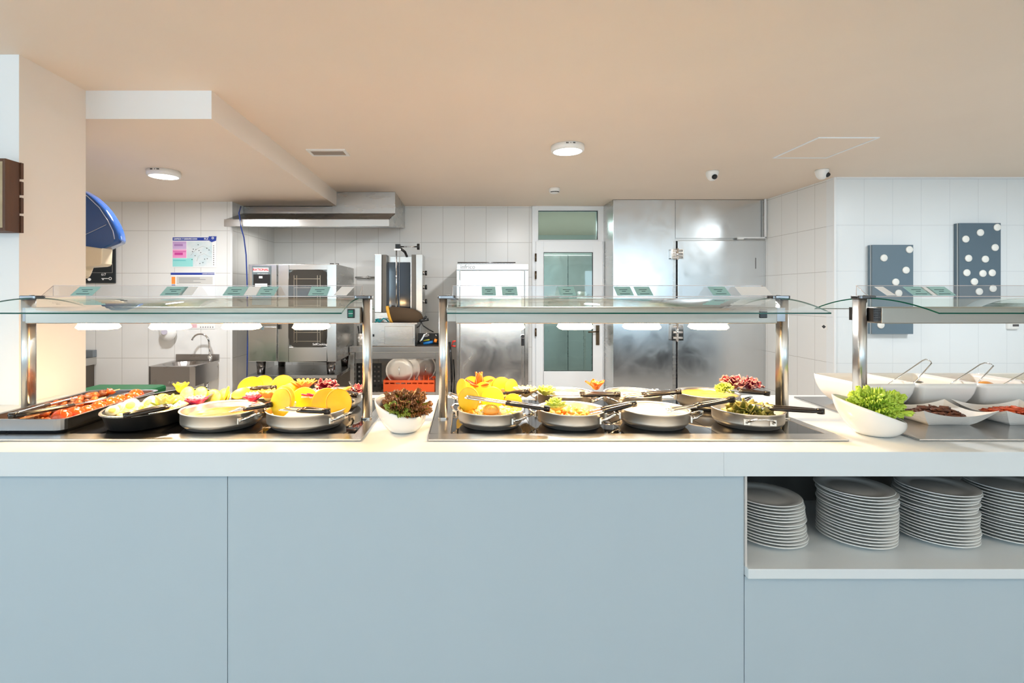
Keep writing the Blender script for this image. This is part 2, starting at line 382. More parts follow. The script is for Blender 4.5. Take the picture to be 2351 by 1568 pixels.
# things seen through the door
t = thing('steel_refrigerator', 'tall steel double-door refrigerator seen through the glazed door', 'refrigerator', (1.62, 8.45, 0))
bx('body', m_steel, 1.2, 2.05, 8.25, 8.88, .1, 2.05, t); bx('door', m_swirl, 1.21, 1.62, 8.2, 8.25, .15, 2.03, t, .004); bx('door', m_swirl, 1.63, 2.04, 8.2, 8.25, .15, 2.03, t, .004)
for lx in (1.25, 2.0):
    bx('leg', m_steel, lx-.03, lx+.03, 8.4, 8.46, 0, .1, t)
t = thing('steel_table', 'low steel worktable seen through the glazed door', 'table', (1.3, 7.2, 0))
bx('tabletop', m_steel, .85, 1.75, 6.95, 7.5, 1.2, 1.24, t)
for lx in (.87, 1.71):
    for ly in (6.97, 7.46): bx('leg', m_steel, lx, lx+.03, ly, ly+.03, 0, 1.2, t)
for i, (px, w_, h_) in enumerate([(.97, .16, .13), (1.62, .12, .2)]):
    t = thing('steel_pot', ['steel pot on the table behind the door glass, left one', 'taller steel pot on the table behind the door glass'][i], 'pot', (px, 7.2, 1.24))
    MB().lathe([(0,0),(w_/2,0),(w_/2,h_),(w_/2-.004,h_),(w_/2-.004,.01),(0,.01)], 24, c=(px,7.2,1.24)).build('body', m_pan, t)
    MB().tube([(px+w_/2-.002,7.2,1.24+h_*.8),(px+w_/2+.03,7.2,1.24+h_*.85),(px+w_/2+.03,7.2,1.24+h_*.7),(px+w_/2-.002,7.2,1.24+h_*.65)], .004).build('handle', m_chrome, t)
t = thing('plate_stack', 'stack of white trays on the table behind the door glass', 'trays', (1.28, 7.2, 1.24))
mb = MB()
for i in range(7): mb.box(1.12, 1.46, 7.05, 7.35, 1.2405+i*.022, 1.2405+i*.022+.012); mb.box(1.16, 1.42, 7.09, 7.31, 1.2405+i*.022+.012, 1.2405+i*.022+.022)
mb.build('tray', m_porc, t, .003)

# ---------------------------------------------------------------- steel cold-room front
X0, X1, YF = XP(1408, 5.62), XRW-.002, 5.62
xg = XP(1551, YF); zd = ZP(553, YF)
t = thing('cold_room_cabinet', 'floor-to-ceiling wiped steel cold cabinet with chrome hinges', 'cabinet', ((X0+X1)/2, YF+.2, 0))
bx('body', m_steel, X0, X1, YF+.012, YB-.002, 0, ZC-.002, t)
bx('side_panel', m_swirl, X0, xg-.005, YF, YF+.012, .0, ZC-.004, t, .002)
bx('upper_panel', m_swirl, xg-.001, XP(1752, YF), YF, YF+.012, ZP(547, YF), ZC-.004, t, .002)
xd1 = XP(1731, YF)
dd = bx('door', m_swirl, xg+.012, xd1, YF-.03, YF+.01, .05, zd, t, .004)
bx('door_edge_strip', m_steel, XP(1545,YF), XP(1551,YF), YF-.008, YF, .05, zd, t, .001)
bx('side_strip', m_swirl, xd1+.004, X1, YF, YF+.012, 0, zd, t, .002)
bx('gap_strip', m_gap, xg-.002, xg+.010, YF-.002, YF+.004, .05, zd, t)
mb = MB(); mb.box(XP(1733,YF), XP(1734.6,YF), YF-.012, YF-.002, ZP(617,YF), ZP(592,YF)); mb.build('latch', m_dchrome, t)
for pz, hh in ((584, 22), (762, 38)):
    z0, z1 = ZP(pz+hh/2, YF), ZP(pz-hh/2, YF); mb = MB()
    for dx, wdt in ((-.062, .055), (.012, .055)):
        mb.box(xg+dx, xg+dx+wdt, YF-.045, YF-.031, z0, z1)
    for k in range(3):
        zz = z0+(z1-z0)*(k+.5)/3
        mb.cyl((xg-.05, YF-.05, zz), (xg+.055, YF-.05, zz), .012, 10)
    mb.cyl((xg, YF-.055, z0-.01), (xg, YF-.055, z1+.01), .011, 12)
    mb.box(xg-.06, xg-.01, YF-.034, YF, z0+.01, z1-.01)
    mb.build('hinge', m_chrome, t)
mb = MB(); xr = XP(1752, YF); zr = ZP(547, YF)
mb.box(xr-.008, xr+.008, YF-.05, YF-.034, zr, ZC-.002); mb.box(XP(1690, YF), xr+.008, YF-.05, YF-.034, zr-.008, zr+.008); mb.box(XP(1689,YF), XP(1702,YF), YF-.054, YF-.03, zr-.016, zr+.006)
tag(mb.build('door_track', m_trimw), 'white L-shaped rail hanging from the ceiling before the cold cabinet', 'rail')

# ---------------------------------------------------------------- glazed-door neighbour: upright fridge
d = 5.2; X0, X1 = XP(1048, d), XP(1213, d); zt = ZP(606, d)
t = thing('upright_refrigerator', 'upright single-door steel refrigerator left of the glazed door', 'refrigerator', ((X0+X1)/2, d+.4, 0))
bx('body', m_steel, X0, X1, d, d+.8, .1, zt, t, .004)
hd = bx('header_panel', m_steelh, X0+.002, X1-.002, d-.045, d-.001, ZP(620, d), zt-.002, t, .003)
text('lettering', 'infrico', .058, (XP(1074, d), d-.047, ZP(613.5, d)), FR, mat('grey_print', (.30,.28,.27), .5), hd, bold=.0008)
frd = bx('door', m_swirl2, XP(1056,d), XP(1203,d), d-.05, d-.001, .16, ZP(621.5, d), t, .006)
bx('door_handle', m_steelh, XP(1196,d), XP(1203,d)-.004, d-.058, d-.049, .3, ZP(623, d), frd, .002)
mb = MB(); lx = XP(1198.5, d)
mb.cyl((lx, d-.075, ZP(771,d)), (lx, d-.055, ZP(771,d)), .02, 16); mb.box(lx-.016, lx+.016, d-.07, d-.057, ZP(793,d), ZP(767,d)); mb.build('lock', m_chrome, frd, .002)
bx('hinge', m_chrome, XP(1052.5,d), XP(1056,d)+.003, d-.06, d-.045, ZP(658,d), ZP(644,d), t, .002)
bx('left_frame', m_steelh, X0+.002, XP(1055,d), d-.03, d, .12, ZP(621.5,d), t, .002)
bx('right_frame', m_steelh, XP(1204,d), X1-.002, d-.03, d, .12, ZP(621.5,d), t, .002)
for lx in (X0+.04, X1-.04):
    for ly in (d+.05, d+.72): MB().cyl((lx, ly, 0), (lx, ly, .1), .02, 12).build('leg', m_steel, t)
mb = MB(); random.seed(4)
mb.box(X0+.01, X0+.58, d+.02, d+.5, zt+.0005, zt+.006)
for i in range(18): mb.cyl((X0+.02+.031*i, d+.03, zt+.006), (X0+.03+.031*i, d+.5, zt+.014), .0035, 6)
mb.cyl((X0+.01, d+.03, zt+.016), (X0+.60, d+.03, zt+.016), .005, 6)
mb.cyl((X0+.01, d+.49, zt+.016), (X0+.60, d+.49, zt+.016), .005, 6)
tag(mb.build('oven_rack', m_dchrome), 'dark wire oven racks lying on top of the upright refrigerator', 'rack')

# ---------------------------------------------------------------- extractor hood
t = thing('extractor_hood', 'wide brushed steel extractor hood under the ceiling above the oven', 'extractor hood', (-1.5, 5.2, 2.2))
hx0, hx1 = XR0+.003, -.718; zb = ZP(490, 5.2); z0l, z1l = ZP(520, 4.79), ZP(503.5, 4.79)
bx('upper_duct', m_steel, XP(763,5.2)-.003, hx1, 5.203, YB-.002, zb, ZC-.002, t, .002)
bx('rear_box', m_steel, hx0, XP(763,5.2)-.003, 5.21, YB-.002, zb, ZS-.002, t, .002)
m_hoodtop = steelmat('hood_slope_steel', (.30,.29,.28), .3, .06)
mb = MB(); mb.hull6([(hx0,4.80,z1l-.002),(hx1,4.80,z1l-.002),(hx1,5.2,zb-.004),(hx0,5.2,zb-.004)], [(hx0,4.80,z1l),(hx1,4.80,z1l),(hx1,5.2,zb),(hx0,5.2,zb)])
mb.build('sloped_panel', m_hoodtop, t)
bx('front_lip', m_steelh, hx0, hx1, 4.785, 4.80, z0l, z1l, t, .002)
mb = MB(); ye = YB-.003
pl = [(4.80,z0l),(4.80,z1l),(5.2,zb),(5.2,zb-.002),(ye,zb-.002),(ye,2.178),(5.3,2.087)]
a = [(hx1-.006,y,z) for y,z in pl]; b = [(hx1,y,z) for y,z in pl]; mb.hull6(a, b); mb.build('side_panel', m_steel, t)
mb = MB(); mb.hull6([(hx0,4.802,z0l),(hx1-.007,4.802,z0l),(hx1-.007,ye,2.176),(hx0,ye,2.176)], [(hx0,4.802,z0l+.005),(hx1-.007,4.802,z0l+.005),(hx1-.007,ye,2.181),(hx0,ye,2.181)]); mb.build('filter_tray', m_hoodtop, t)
area('under_hood_fill', (-1.5, 5.35, 2.055), (0,0,0), 1.2, .3, 6, (1,.97,.92), parent=None)  # added fill below the hood, lights the tiles around the oven
# blue cable
pts = [P(553,474,4.93), P(552,490,4.80)+Vector((0,-.03,0)), P(551,503,4.76), P(553,521,4.755), P(560,545,4.86), P(565,585,4.95), P(567,640,4.98), P(568,700,4.98), P(568,800,4.98), P(567,880,5.0)]
pts[0].y = 4.93
tag(MB().tube(pts, .006, 6).build('blue_cable', mat('blue_cable_plastic', (.02,.06,.32), .4)), 'thin blue cable hanging over the hood lip beside the oven', 'cable')

# ---------------------------------------------------------------- combi oven
d = 4.8; X0, X1 = XP(570,d), XP(773,d); z0, z1 = ZP(831,d), ZP(606,d); yb = 5.55; xm = XP(638,d)
t = thing('combi_oven', 'steel combination oven with window door below the hood', 'oven', ((X0+X1)/2, 5.1, z0))
bx('body', m_steel, X0+.002, X1-.002, d+.045, yb, z0, z1, t, .006)
bx('lower_front', m_swirl2, X0+.002, xm-.012, d, d+.044, z0+.004, ZP(750,d), t, .004)
cp = bx('control_panel', m_steelh, X0+.002, xm-.012, d, d+.044, ZP(750,d)+.003, z1-.004, t, .004)
m_cp = mat('grey_panel', (.15,.19,.20), .3)
bx('keypad', m_cp, XP(579,d), XP(623,d), d-.004, d, ZP(700,d), ZP(610.5,d), cp, .003)
bx('screen', m_black, XP(582,d), XP(621,d), d-.0045, d-.0035, ZP(660,d), ZP(630,d), cp)
bx('name_plate', m_paper, XP(582,d), XP(617,d), d-.006, d-.004, ZP(624.5,d), ZP(614.5,d), cp)
text('lettering', 'RATIONAL', .030, (XP(599.5,d), d-.0065, ZP(619.3,d)), FR, m_red, cp, bold=.0012)
text('lettering', 'SelfCookingCenter', .013, (XP(604,d), d-.005, ZP(628.5,d)), FR, m_paper, cp)
bx('display', m_paper, XP(595,d), XP(603,d), d-.0055, d-.0045, ZP(639,d), ZP(634,d), cp)
bx('display', m_paper, XP(586,d), XP(614,d), d-.0055, d-.004, ZP(662,d), ZP(651,d), cp)
bx('vent_label', m_cp, XP(599,d), XP(606,d), d-.002, d, ZP(757,d), ZP(749,d), t)
dr_ = MB(); wx0, wx1, wz0, wz1 = XP(664,d), XP(752,d), ZP(796,d), ZP(620,d); dx0 = xm+.006
dr_.box(dx0, wx0, d-.012, d+.044, z0+.004, z1-.004); dr_.box(wx1, X1, d-.012, d+.044, z0+.004, z1-.004)
dr_.box(wx0, wx1, d-.012, d+.044, wz1, z1-.004); dr_.box(wx0, wx1, d-.012, d+.044, z0+.004, wz0)
dr_ = dr_.build('door', m_steelh, t, .004)
m_ovg = mat('oven_window', (.03,.027,.022), .04, spec=.6)
gb = MB(); gb.lathe([(1,0),(1,.012)], 48, c=((wx0+wx1)/2, 0, 0), power=9, sx=(wx1-wx0)/2, sy=(wz1-wz0)/2, M=Matrix.Translation((0, d-.008, (wz0+wz1)/2)) @ Matrix.Rotation(R(90), 4, 'X') )
n = len(gb.v)//2; gb.f += [[2*i for i in range(n)], [2*i+1 for i in range(n)]]; gb.m += [0, 0]; gb.s += [False, False]
gb.build('window', m_ovg, dr_)
mb = MB()
for k in range(8):
    zz = wz0+.05+k*.083; mb.box(wx0+.05, wx1-.06, d-.0225, d-.0215, zz, zz+.005)
for xx in (wx0+.05, wx0+.075, wx1-.09, wx1-.065): mb.box(xx, xx+.005, d-.0225, d-.0215, wz0+.04, wz1-.05)
mb.box((wx0+wx1)/2-.06, (wx0+wx1)/2+.06, d-.0225, d-.0218, wz0+.30, wz0+.36)
mb.build('rack_lines', mat('warm_rack_steel', (.42,.36,.28), .3, 1), dr_)
text('lettering', 'SelfCooking', .028, (XP(736,d), d-.0225, ZP(790,d)), FR, m_paper, dr_)
mb = MB(); mb.box(dx0+.0, dx0+.028, d-.03, d-.013, ZP(755,d), ZP(745,d)); mb.build('door_hinge', m_black, dr_)
mb = MB(); mb.cyl((X1-.07, d+.1, z1), (X1-.07, d+.1, z1+.012), .02, 12); mb.cyl((X1-.02, d+.1, z1), (X1-.02, d+.1, z1+.012), .016, 12); mb.box(-1.62, -1.55, d+.1, d+.2, z1, z1+.008); mb.build('top_cap', m_dchrome, t)
for lx in (X0+.08, X1-.08):
    for ly in (d+.1, yb-.1): MB().cyl((lx, ly, ZP(862,d)), (lx, ly, z0), .035, 12, r2=.045).build('foot', m_dchrome, t)
zs = ZP(862,d)
t = thing('oven_stand', 'dark steel stand shelf carrying the oven', 'stand', ((X0+X1)/2, 5.1, 0))
bx('top_shelf', m_steel, X0-.01, X1, d, yb, zs-.028, zs, t, .002)
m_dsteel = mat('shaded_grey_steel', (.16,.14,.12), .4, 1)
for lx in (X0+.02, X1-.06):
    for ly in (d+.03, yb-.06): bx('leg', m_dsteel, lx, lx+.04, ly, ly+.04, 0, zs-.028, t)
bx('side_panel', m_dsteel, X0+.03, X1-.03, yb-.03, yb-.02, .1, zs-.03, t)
# wall pipe
tag(MB().cyl((XP(815,6.0), 6.02, ZP(637,6.02)), (XP(862,6.0), 6.02, ZP(637,6.02)), .012, 10).cyl((XP(842,6.0), 6.02, ZP(637,6.02)), (XP(846,6.0), 6.02, ZP(637,6.02)), .02, 10).build('wall_pipe', m_steel), 'thin steel pipe with a joint on the tiles behind the oven', 'pipe')

# ---------------------------------------------------------------- steel work table with kebab grill
d = 5.3; tx0, tx1 = XP(802,d), XP(1011,d); zt = ZP(795.5,d)
t = thing('work_table', 'steel work table carrying the kebab grill', 'table', ((tx0+tx1)/2, 5.65, 0))
bx('tabletop', m_steelh, tx0, tx1, d, 6.03, zt-.06, zt, t, .004)
bx('apron', m_steelh, tx0+.06, tx1-.05, d+.02, d+.03, zt-.13, zt-.06, t, .002)
for lx in (tx0+.005, tx1-.05):
    for ly in (d+.01, 5.97): bx('leg', m_steelh, lx, lx+.045, ly, ly+.045, 0, zt-.06, t, .003)
zsh = .385
bx('shelf', m_steelh, tx0+.05, tx1-.05, d+.012, 5.96, zsh-.04, zsh, t, .002)
bx('rear_rail', m_steelh, tx0+.05, tx1-.05, 5.9, 5.93, .70, .75, t)
t = thing('steel_box', 'square white-steel box on the work table under the kebab grill', 'box', (-.74, 5.5, zt))
b0, b1, bz = XP(853,5.33), XP(953,5.33), ZP(741.5,5.33)
bx('body', m_steel, b0, b1, 5.33, 5.85, zt+.0005, bz, t, .004)
bx('drawer', m_steelh, b0+.30*(b1-b0), b1-.02, 5.322, 5.33, zt+.02, bz-.035, t, .003)
bx('rim', m_steelh, b0-.004, b1+.025, 5.315, 5.85, bz-.012, bz+.004, t, .002)
MB().box(b0+.012, b0+.03, 5.322, 5.331, zt+.1, zt+.125).build('switch', m_black, t)
# kebab grill
gd = 5.45; g0, g1 = XP(860,gd), XP(970,gd); gz0, gz1 = bz+.0045, ZP(584,gd)
t = thing('kebab_grill', 'upright steel kebab grill with dark heating panels and spit', 'grill', ((g0+g1)/2, 5.6, gz0))
bx('base', m_steel, g0, g1, gd, 5.85, gz0, gz0+.1, t, .003)
bx('back_panel', m_steel, g0+.07, g1-.07, 5.72, 5.8, gz0+.1, gz1, t, .003)
for a, b_ in ((g0, XP(876,gd)), (XP(955,gd), g1)):
    bx('side_wing', m_steelh, a, b_, gd, 5.8, gz0+.1, gz1+.002, t, .004)
for a, b_, lx in ((XP(876,gd), XP(886,gd), 0), (XP(944,gd), XP(955,gd), 1)):
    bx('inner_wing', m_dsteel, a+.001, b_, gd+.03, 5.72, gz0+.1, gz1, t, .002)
bx('front_frame', m_steelh, XP(886,gd)+.001, XP(944,gd)-.001, 5.6, 5.72, gz0+.1, gz1-.01, t, .003)
mb = MB(); mb.box(XP(889,5.59), XP(916,5.59), 5.585, 5.60, gz0+.12, ZP(602,5.59)); mb.box(XP(917,5.59), XP(942,5.59), 5.585, 5.60, gz0+.12, ZP(602,5.59))
mb.build('heating_panel', mat('dark_heater_glass', (.02,.03,.05), .08, spec=.9, coat=.5), t, .006)
mb = MB().cyl((XP(910,gd+.05), gd+.05, gz0+.1), (XP(910,gd+.05), gd+.05, ZP(574,gd)), .008, 10); mb.build('spit', m_chrome, t)
mb = MB(); mx = XP(912,gd); mz = ZP(570,gd)
mb.box(mx-.02, mx+.03, gd+.0, gd+.07, mz-.002, mz+.045, 1); mb.box(mx-.035, mx+.035, gd+.02, gd+.06, mz-.02, mz-.003, 0)
mb.cyl((mx+.03, gd+.035, mz+.02), (XP(957,gd), gd+.035, mz+.02), .007, 10, 0); mb.cyl((XP(957,gd), gd+.035, mz+.02), (XP(960,gd)+.012, gd+.035, mz+.02), .033, 16, 1)
mb.tube([(mx+.03, gd+.05, mz), (mx+.07, gd+.1, mz-.03), (mx+.085, gd+.15, gz1-.01)], .014, 8, 1)
mb.build('spit_arm', [m_chrome, m_black], t)
for pz in (626, 659, 692):
    zz = ZP(pz, gd); mb = MB(); mb.cyl((g1, gd+.1, zz), (g1+.02, gd+.1, zz), .022, 14, 1); mb.cyl((g1+.02, gd+.1, zz), (g1+.04, gd+.1, zz), .026, 14, 0); mb.build('knob', [m_black, m_chrome], t)
# oven mitt on the box
t = thing('oven_mitt', 'dark brown oven mitt with yellow cuff lying on the steel box', 'oven mitt', (-.68, 5.37, bz))
m_mitt = mat('brown_quilted_cloth', (.075,.045,.022), .9, bump=.6, bs=90); m_ycuff = mat('yellow_cuff', (.85,.45,.06), .8)
c0 = P(900,722.5,5.36); zz = bz+.085
def mitt(u, v):
    a = 2*math.pi*v; r = .083*(1-.12*u)*(1 if u < .62 else math.sqrt(max(0, 1-((u-.62)/.38)**2)))
    return (c0.x-.02+u*.345, 5.385+math.cos(a)*r*.75, bz+.005+.083*1.0+math.sin(a)*r*.98-.035*u*u-(.0))
MB().grid(mitt, 18, 20).build('hand', m_mitt, t)
def cuff(u, v):
    a = 2*math.pi*v; return (c0.x-.045+u*.03+math.sin(a)*-.022, 5.385+math.cos(a)*.065, bz+.089+math.sin(a)*.083)
MB().grid(cuff, 2, 20).build('cuff', m_ycuff, t, solid=.008)
tag(MB().tube([P(861,737,5.34)+Vector((0,0,-.01)), P(866,741,5.35)+Vector((0,0,.016)), P(874,737,5.36), P(880,731,5.36), P(886,733,5.37), P(892,739,5.37)], .014, 8, flat=.5).tube([P(862,735,5.36), P(868,733,5.37), P(872,740,5.35)], .012, 8).build('teal_cloth', mat('teal_cloth', (.0,.23,.25), .6)), 'teal twisted rag on the steel box beside the mitt', 'cloth')
mb = MB(); mb.tube([P(963,737,5.3), P(984,733,5.3)], .016, 8); mb.tube([P(970,735,5.32), P(979,726,5.32)], .012, 8); mb.tube([P(966,738,5.31), P(972,748,5.32), P(985,757,5.34), P(995,762,5.36)], .006, 6); mb.tube([P(967,740,5.31), P(962,749,5.315), P(957,752,5.32)], .007, 6)
tag(mb.build('power_tool', m_black), 'black handled electric knife with cord hanging off the steel box', 'tool')
# tool tray
t = thing('tool_box', 'open black box of kitchen tools at the right end of the work table', 'box', (XP(980,5.4), 5.42, zt))
a0, a1 = XP(956,5.36), XP(1008,5.36)
mb = MB(); mb.box(a0, a1, 5.36, 5.55, zt+.0005, zt+.01); mb.box(a0, a1, 5.54, 5.55, zt+.01, zt+.12); mb.box(a0, a0+.008, 5.36, 5.54, zt+.01, zt+.05); mb.box(a1-.008, a1, 5.36, 5.54, zt+.01, zt+.12); mb.build('body', m_black, t, .002)
t2 = [('whisk', [(962,786),(968,780),(975,768),(982,764)], .012, m_chrome, 'steel whisk lying in the black tool box'), ('blue_tool', [(972,789),(994,785)], .016, mat('blue_handle', (.01,.16,.45), .4), 'blue handled tool at the front of the black box'), ('yellow_tool', [(972,782),(986,780)], .008, mat('lime_tool', (.5,.5,.05), .4), 'lime yellow tool behind the blue handle'), ('orange_tool', [(997,781),(1003,783)], .02, mat('orange_tool', (.9,.25,.02), .5), 'orange and red tool head at the right of the black box'), ('ring_tool', [(1000,768),(1003,772),(1000,776)], .006, m_pan, 'small steel hook standing in the black box')]
for i, (nm, pp, rr, mm, lb) in enumerate(t2):
    mb = MB(); mb.tube([P(x, y, 5.39+.03*(i % 3)) for x, y in pp], rr, 8)
    if nm == 'whisk':
        for k in range(5): mb.tube([P(972,774,5.39), P(978+k,760+3*k,5.39), P(986,772-k,5.39)], .003, 5)
    tag(mb.build(nm, mm), lb, 'tool')
t = thing('utensil_pot', 'small steel pot holding dark knives at the left end of the work table', 'pot', (XP(829,5.5), 5.5, zt))
c = (XP(829,5.5), 5.5, zt+.0005)
MB().lathe([(0,0),(.045,0),(.045,.12),(.042,.12),(.042,.01),(0,.01)], 20, c=c).build('body', m_pan, t)
for k, (dx, dz) in enumerate(((-.02,.2),(0,.21),(.02,.17),(.025,.19))): MB().cyl((c[0]+dx*.5, 5.5, zt+.02), (c[0]+dx*1.6, 5.5+.01*k, zt+dz), .008, 6).build('knife', m_black, t)
# dish rack with lids
t = thing('dish_crate', 'orange-red plastic dish crate on the lower shelf of the work table', 'crate', (XP(939,5.36), 5.45, zsh))
a0, a1 = XP(880,5.34), XP(998,5.34); m_crate = mat('orange_red_plastic', (.78,.10,.015), .45)
z1 = ZP(873,5.34); mb = MB(); y0, y1 = 5.34, 5.62; zc = zsh+.0005
mb.box(a0, a1, y0, y1, zc, zc+.006)
for (xa, xb, ya, yb_) in ((a0,a1,y0,y0+.006),(a0,a1,y1-.006,y1),(a0,a0+.006,y0+.006,y1-.006),(a1-.006,a1,y0+.006,y1-.006)):
    mb.box(xa, xb, ya, yb_, zc+.006, z1-.04)
    mb.box(xa, xb, ya, yb_, z1-.025, z1)
    if xb-xa > .1:
        n = 9
        for k in range(n+1): xx = xa+(xb-xa-.012)*k/n; mb.box(xx, xx+.012, ya, yb_, z1-.04, z1-.025)
    else: mb.box(xa, xb, ya, yb_, z1-.04, z1-.025)
mb.build('basket', m_crate, t)
mb = MB()
for k in range(5): mb.add([(a0+.30+.05*k, y0+.03, zc+.006), (a0+.335+.05*k, y0+.03, zc+.006), (a0+.318+.05*k, y0+.035, z1+.05), (a0+.30+.05*k, y0+.045, zc+.006)], [(0,1,2),(1,3,2),(3,0,2)])
mb.build('peg', m_crate, t)
def lid(px, py, d_, r, lb, tilt=8, yaw=0):
    t = thing('pan_lid', lb, 'lid', tuple(P(px, py, d_)))
    M = Matrix.Translation(P(px, py, d_)) @ Matrix.Rotation(R(yaw), 4, 'Z') @ Matrix.Rotation(R(90+tilt), 4, 'X')
    MB().lathe([(0,.012),(r*.5,.011),(r*.82,.008),(r*.86,.002),(r*.97,.002),(r,.005),(r*.97,-.001),(r*.85,-.001),(r*.8,.004),(0,.008)], 40, M=M).build('dome', m_pan, t)
    MB().tube([M @ Vector((0,-r*.3,.012)), M @ Vector((0,-r*.2,.035)), M @ Vector((0,r*.2,.035)), M @ Vector((0,r*.3,.012))], .005).build('handle', m_chrome, t)
lid(917, 851, 5.40, .145, 'nearest round steel pan lid standing in the orange-red crate')
lid(929, 847, 5.45, .165, 'larger steel pan lid behind the nearest lid in the crate')
lid(974, 846, 5.56, .14, 'tilted steel pan lid at the right of the orange-red crate', 6, 28)
t = thing('black_crate', 'black slatted crate left of the orange-red crate', 'crate', (XP(850,5.45), 5.5, zsh))
mb = MB(); a0, a1 = XP(818,5.45), XP(876,5.45)
for k in range(6): mb.box(a0, a1, 5.45, 5.46, zsh+.001+.05*k, zsh+.03+.05*k)
for k in range(7): xx = a0+(a1-a0-.02)*k/6; mb.box(xx, xx+.02, 5.451, 5.459, zsh+.001, zsh+.28)
mb.box(a0, a1, 5.46, 5.75, zsh+.001, zsh+.01); mb.build('body', m_black, t)
# hoses, red handle between table and fridge
tag(MB().tube([P(1032,785,5.25), P(1036,830,5.25), P(1037,870,5.25), P(1036,905,5.25)], .012, 6).tube([P(1041,825,5.25), P(1043,860,5.25), P(1042,905,5.25)], .008, 6).build('black_hose', m_black), 'black rubber hoses hanging between the work table and the refrigerator', 'hose')
tag(MB().tube([P(1046,783,5.16), P(1040,784,5.16), P(1037,794,5.16), P(1046,795,5.16)], .010, 6).build('red_handle', mat('red_plastic', (.6,.03,.02), .4)), 'red plastic handle beside the upright refrigerator', 'handle')

# ---------------------------------------------------------------- hand sink, posters, key board, dispenser
xs0, xs1 = -2.79, -2.38; ys0, ys1 = 4.49, 4.958; zs = .76
t = thing('hand_basin', 'wall-hung steel hand basin under the soap dispenser', 'sink', (-2.58, 4.95, .585))
m_bas = steelmat('basin_steel', (.42,.40,.38), .3, .06)
mb = MB(); cx, cy = (xs0+xs1)/2, (ys0+ys1)/2-.02; n = 40; r = .17
outer = []
for i in range(n):
    a = 2*math.pi*i/n; ca, sa = math.cos(a), math.sin(a); k = 1/max(abs(ca)/((xs1-xs0)/2), abs(sa)/((ys1-ys0)/2))
    outer.append((cx+ca*k, (ys0+ys1)/2+sa*k, zs))
inner = [(cx+math.cos(2*math.pi*i/n)*r, cy+math.sin(2*math.pi*i/n)*r*.95, zs) for i in range(n)]
low = [(cx+math.cos(2*math.pi*i/n)*r*.6, cy+math.sin(2*math.pi*i/n)*r*.6, zs-.11) for i in range(n)]
bot = [(x, y, zs-.175) for x, y, z in outer]
vs = outer+inner+low+bot+[(cx, cy, zs-.12)]
fs = []
for i in range(n):
    j = (i+1) % n; fs += [(i, j, n+j, n+i), (n+i, n+j, 2*n+j, 2*n+i), (2*n+i, 2*n+j, 4*n), (i, 3*n+i, 3*n+j, j)]
fs.append(tuple(3*n+i for i in range(n)))
mb.add(vs, fs); mb.build('bowl', m_bas, t)
bx('splashback', m_bas, XP(404,4.95), XP(503,4.95), 4.944, 4.958, zs, ZP(813,4.95), t, .003)
mb = MB(); fx = XP(482,4.88); zf = zs
mb.cyl((fx,4.88,zf), (fx,4.88,zf+.05), .018, 12); mb.cyl((fx,4.88,zf+.05), (fx,4.88,zf+.09), .012, 12)
pts = [(fx,4.88,zf+.08), (fx,4.87,zf+.15)]
for k in range(9):
    a = math.pi*k/8*.95; pts.append((fx-.075+.075*math.cos(a), 4.86-.02*k/8, zf+.19+.07*math.sin(a)))
mb.tube(pts, .009, 10); mb.build('tap', m_chrome, t)
mb = MB()
for dx in (-.03, 0, .03): mb.cyl((cx+.02+dx, ys0-.004, zs-.14), (cx+.02+dx, ys0+.002, zs-.14), .012, 12)
mb.build('knee_button', m_steelh, t)
MB().cyl((XP(474,4.8), 4.8, .45), (XP(474,4.8), 4.8, zs-.17), .02, 12).build('drain_pipe', m_chrome, t)
t = thing('soap_dispenser', 'white oval soap dispenser on the tiles above the hand basin', 'dispenser', tuple(P(385,764,4.955)))
MB().ball(P(385,762,4.90), .085, 20, 14, sc=(.95,.6,1.0)).build('body', m_plastic, t)
MB().cyl(P(377,762,4.86)+Vector((0,.0,0)), P(377,762,4.835), .026, 20).build('button', mat('grey_button', (.45,.42,.50), .4), t)

# left posters
yP = 4.957
t = thing('cleaning_poster', 'printed cleaning plan poster with blue header and site map on the tiles', 'poster', tuple(P(446,578,yP)))
def flat(name, m, px0, py0, px1, py1, k, par): return bx(name, m, XP(px0,yP), XP(px1,yP), yP-.0006*k-.0006, yP-.0006*k, ZP(py1,yP), ZP(py0,yP), par)
m_blue = mat('blue_print', (.02,.05,.33), .5); m_lil = mat('lilac_print', (.60,.42,.68), .6); m_pink = mat('pink_print', (.85,.30,.58), .6); m_aqua = mat('aqua_print', (.30,.70,.68), .6); m_map = mat('map_print', (.72,.76,.77), .6, var=(.56,.68,.71), vs=9, vf=.25, det=4)
m_purp = mat('purple_print', (.40,.22,.48), .6); m_mag = mat('magenta_print', (.60,.06,.32), .6); m_ora = mat('orange_print', (.95,.30,.05), .6); m_lgrey = mat('pale_grey_print', (.60,.59,.56), .6)
bk = flat('sheet', m_paper, 395, 543, 497, 614, 0, t)
flat('header', m_blue, 396.5, 545, 480, 552.5, 1, t)
text('title', 'LIMPIEZA Y DESINFECCION', .0185, (XP(426,yP), yP-.0014, ZP(548.8,yP)), FR, m_paper, t, bold=.0006)
text('title', 'PLZ', .024, (XP(473.5,yP), yP-.0014, ZP(548.8,yP)), FR, m_paper, t, bold=.0006)
mb = MB(); y_ = yP-.0024; pts = [P(479,542.5,y_), P(497,542.5,y_), P(496,552.5,y_), P(486,556,y_), P(480.5,553,y_)]
mb.hull6(pts, [p+Vector((0,.0011,0)) for p in pts]); mb.build('badge', m_blue, t)
MB().lathe([(.006,0),(.0115,0),(.0115,.001),(.006,.001),(.006,0)], 20, M=Matrix.Translation(P(488.5,546.5,yP-.0028)) @ Matrix.Rotation(R(90),4,'X')).build('badge_ring', m_paper, t)
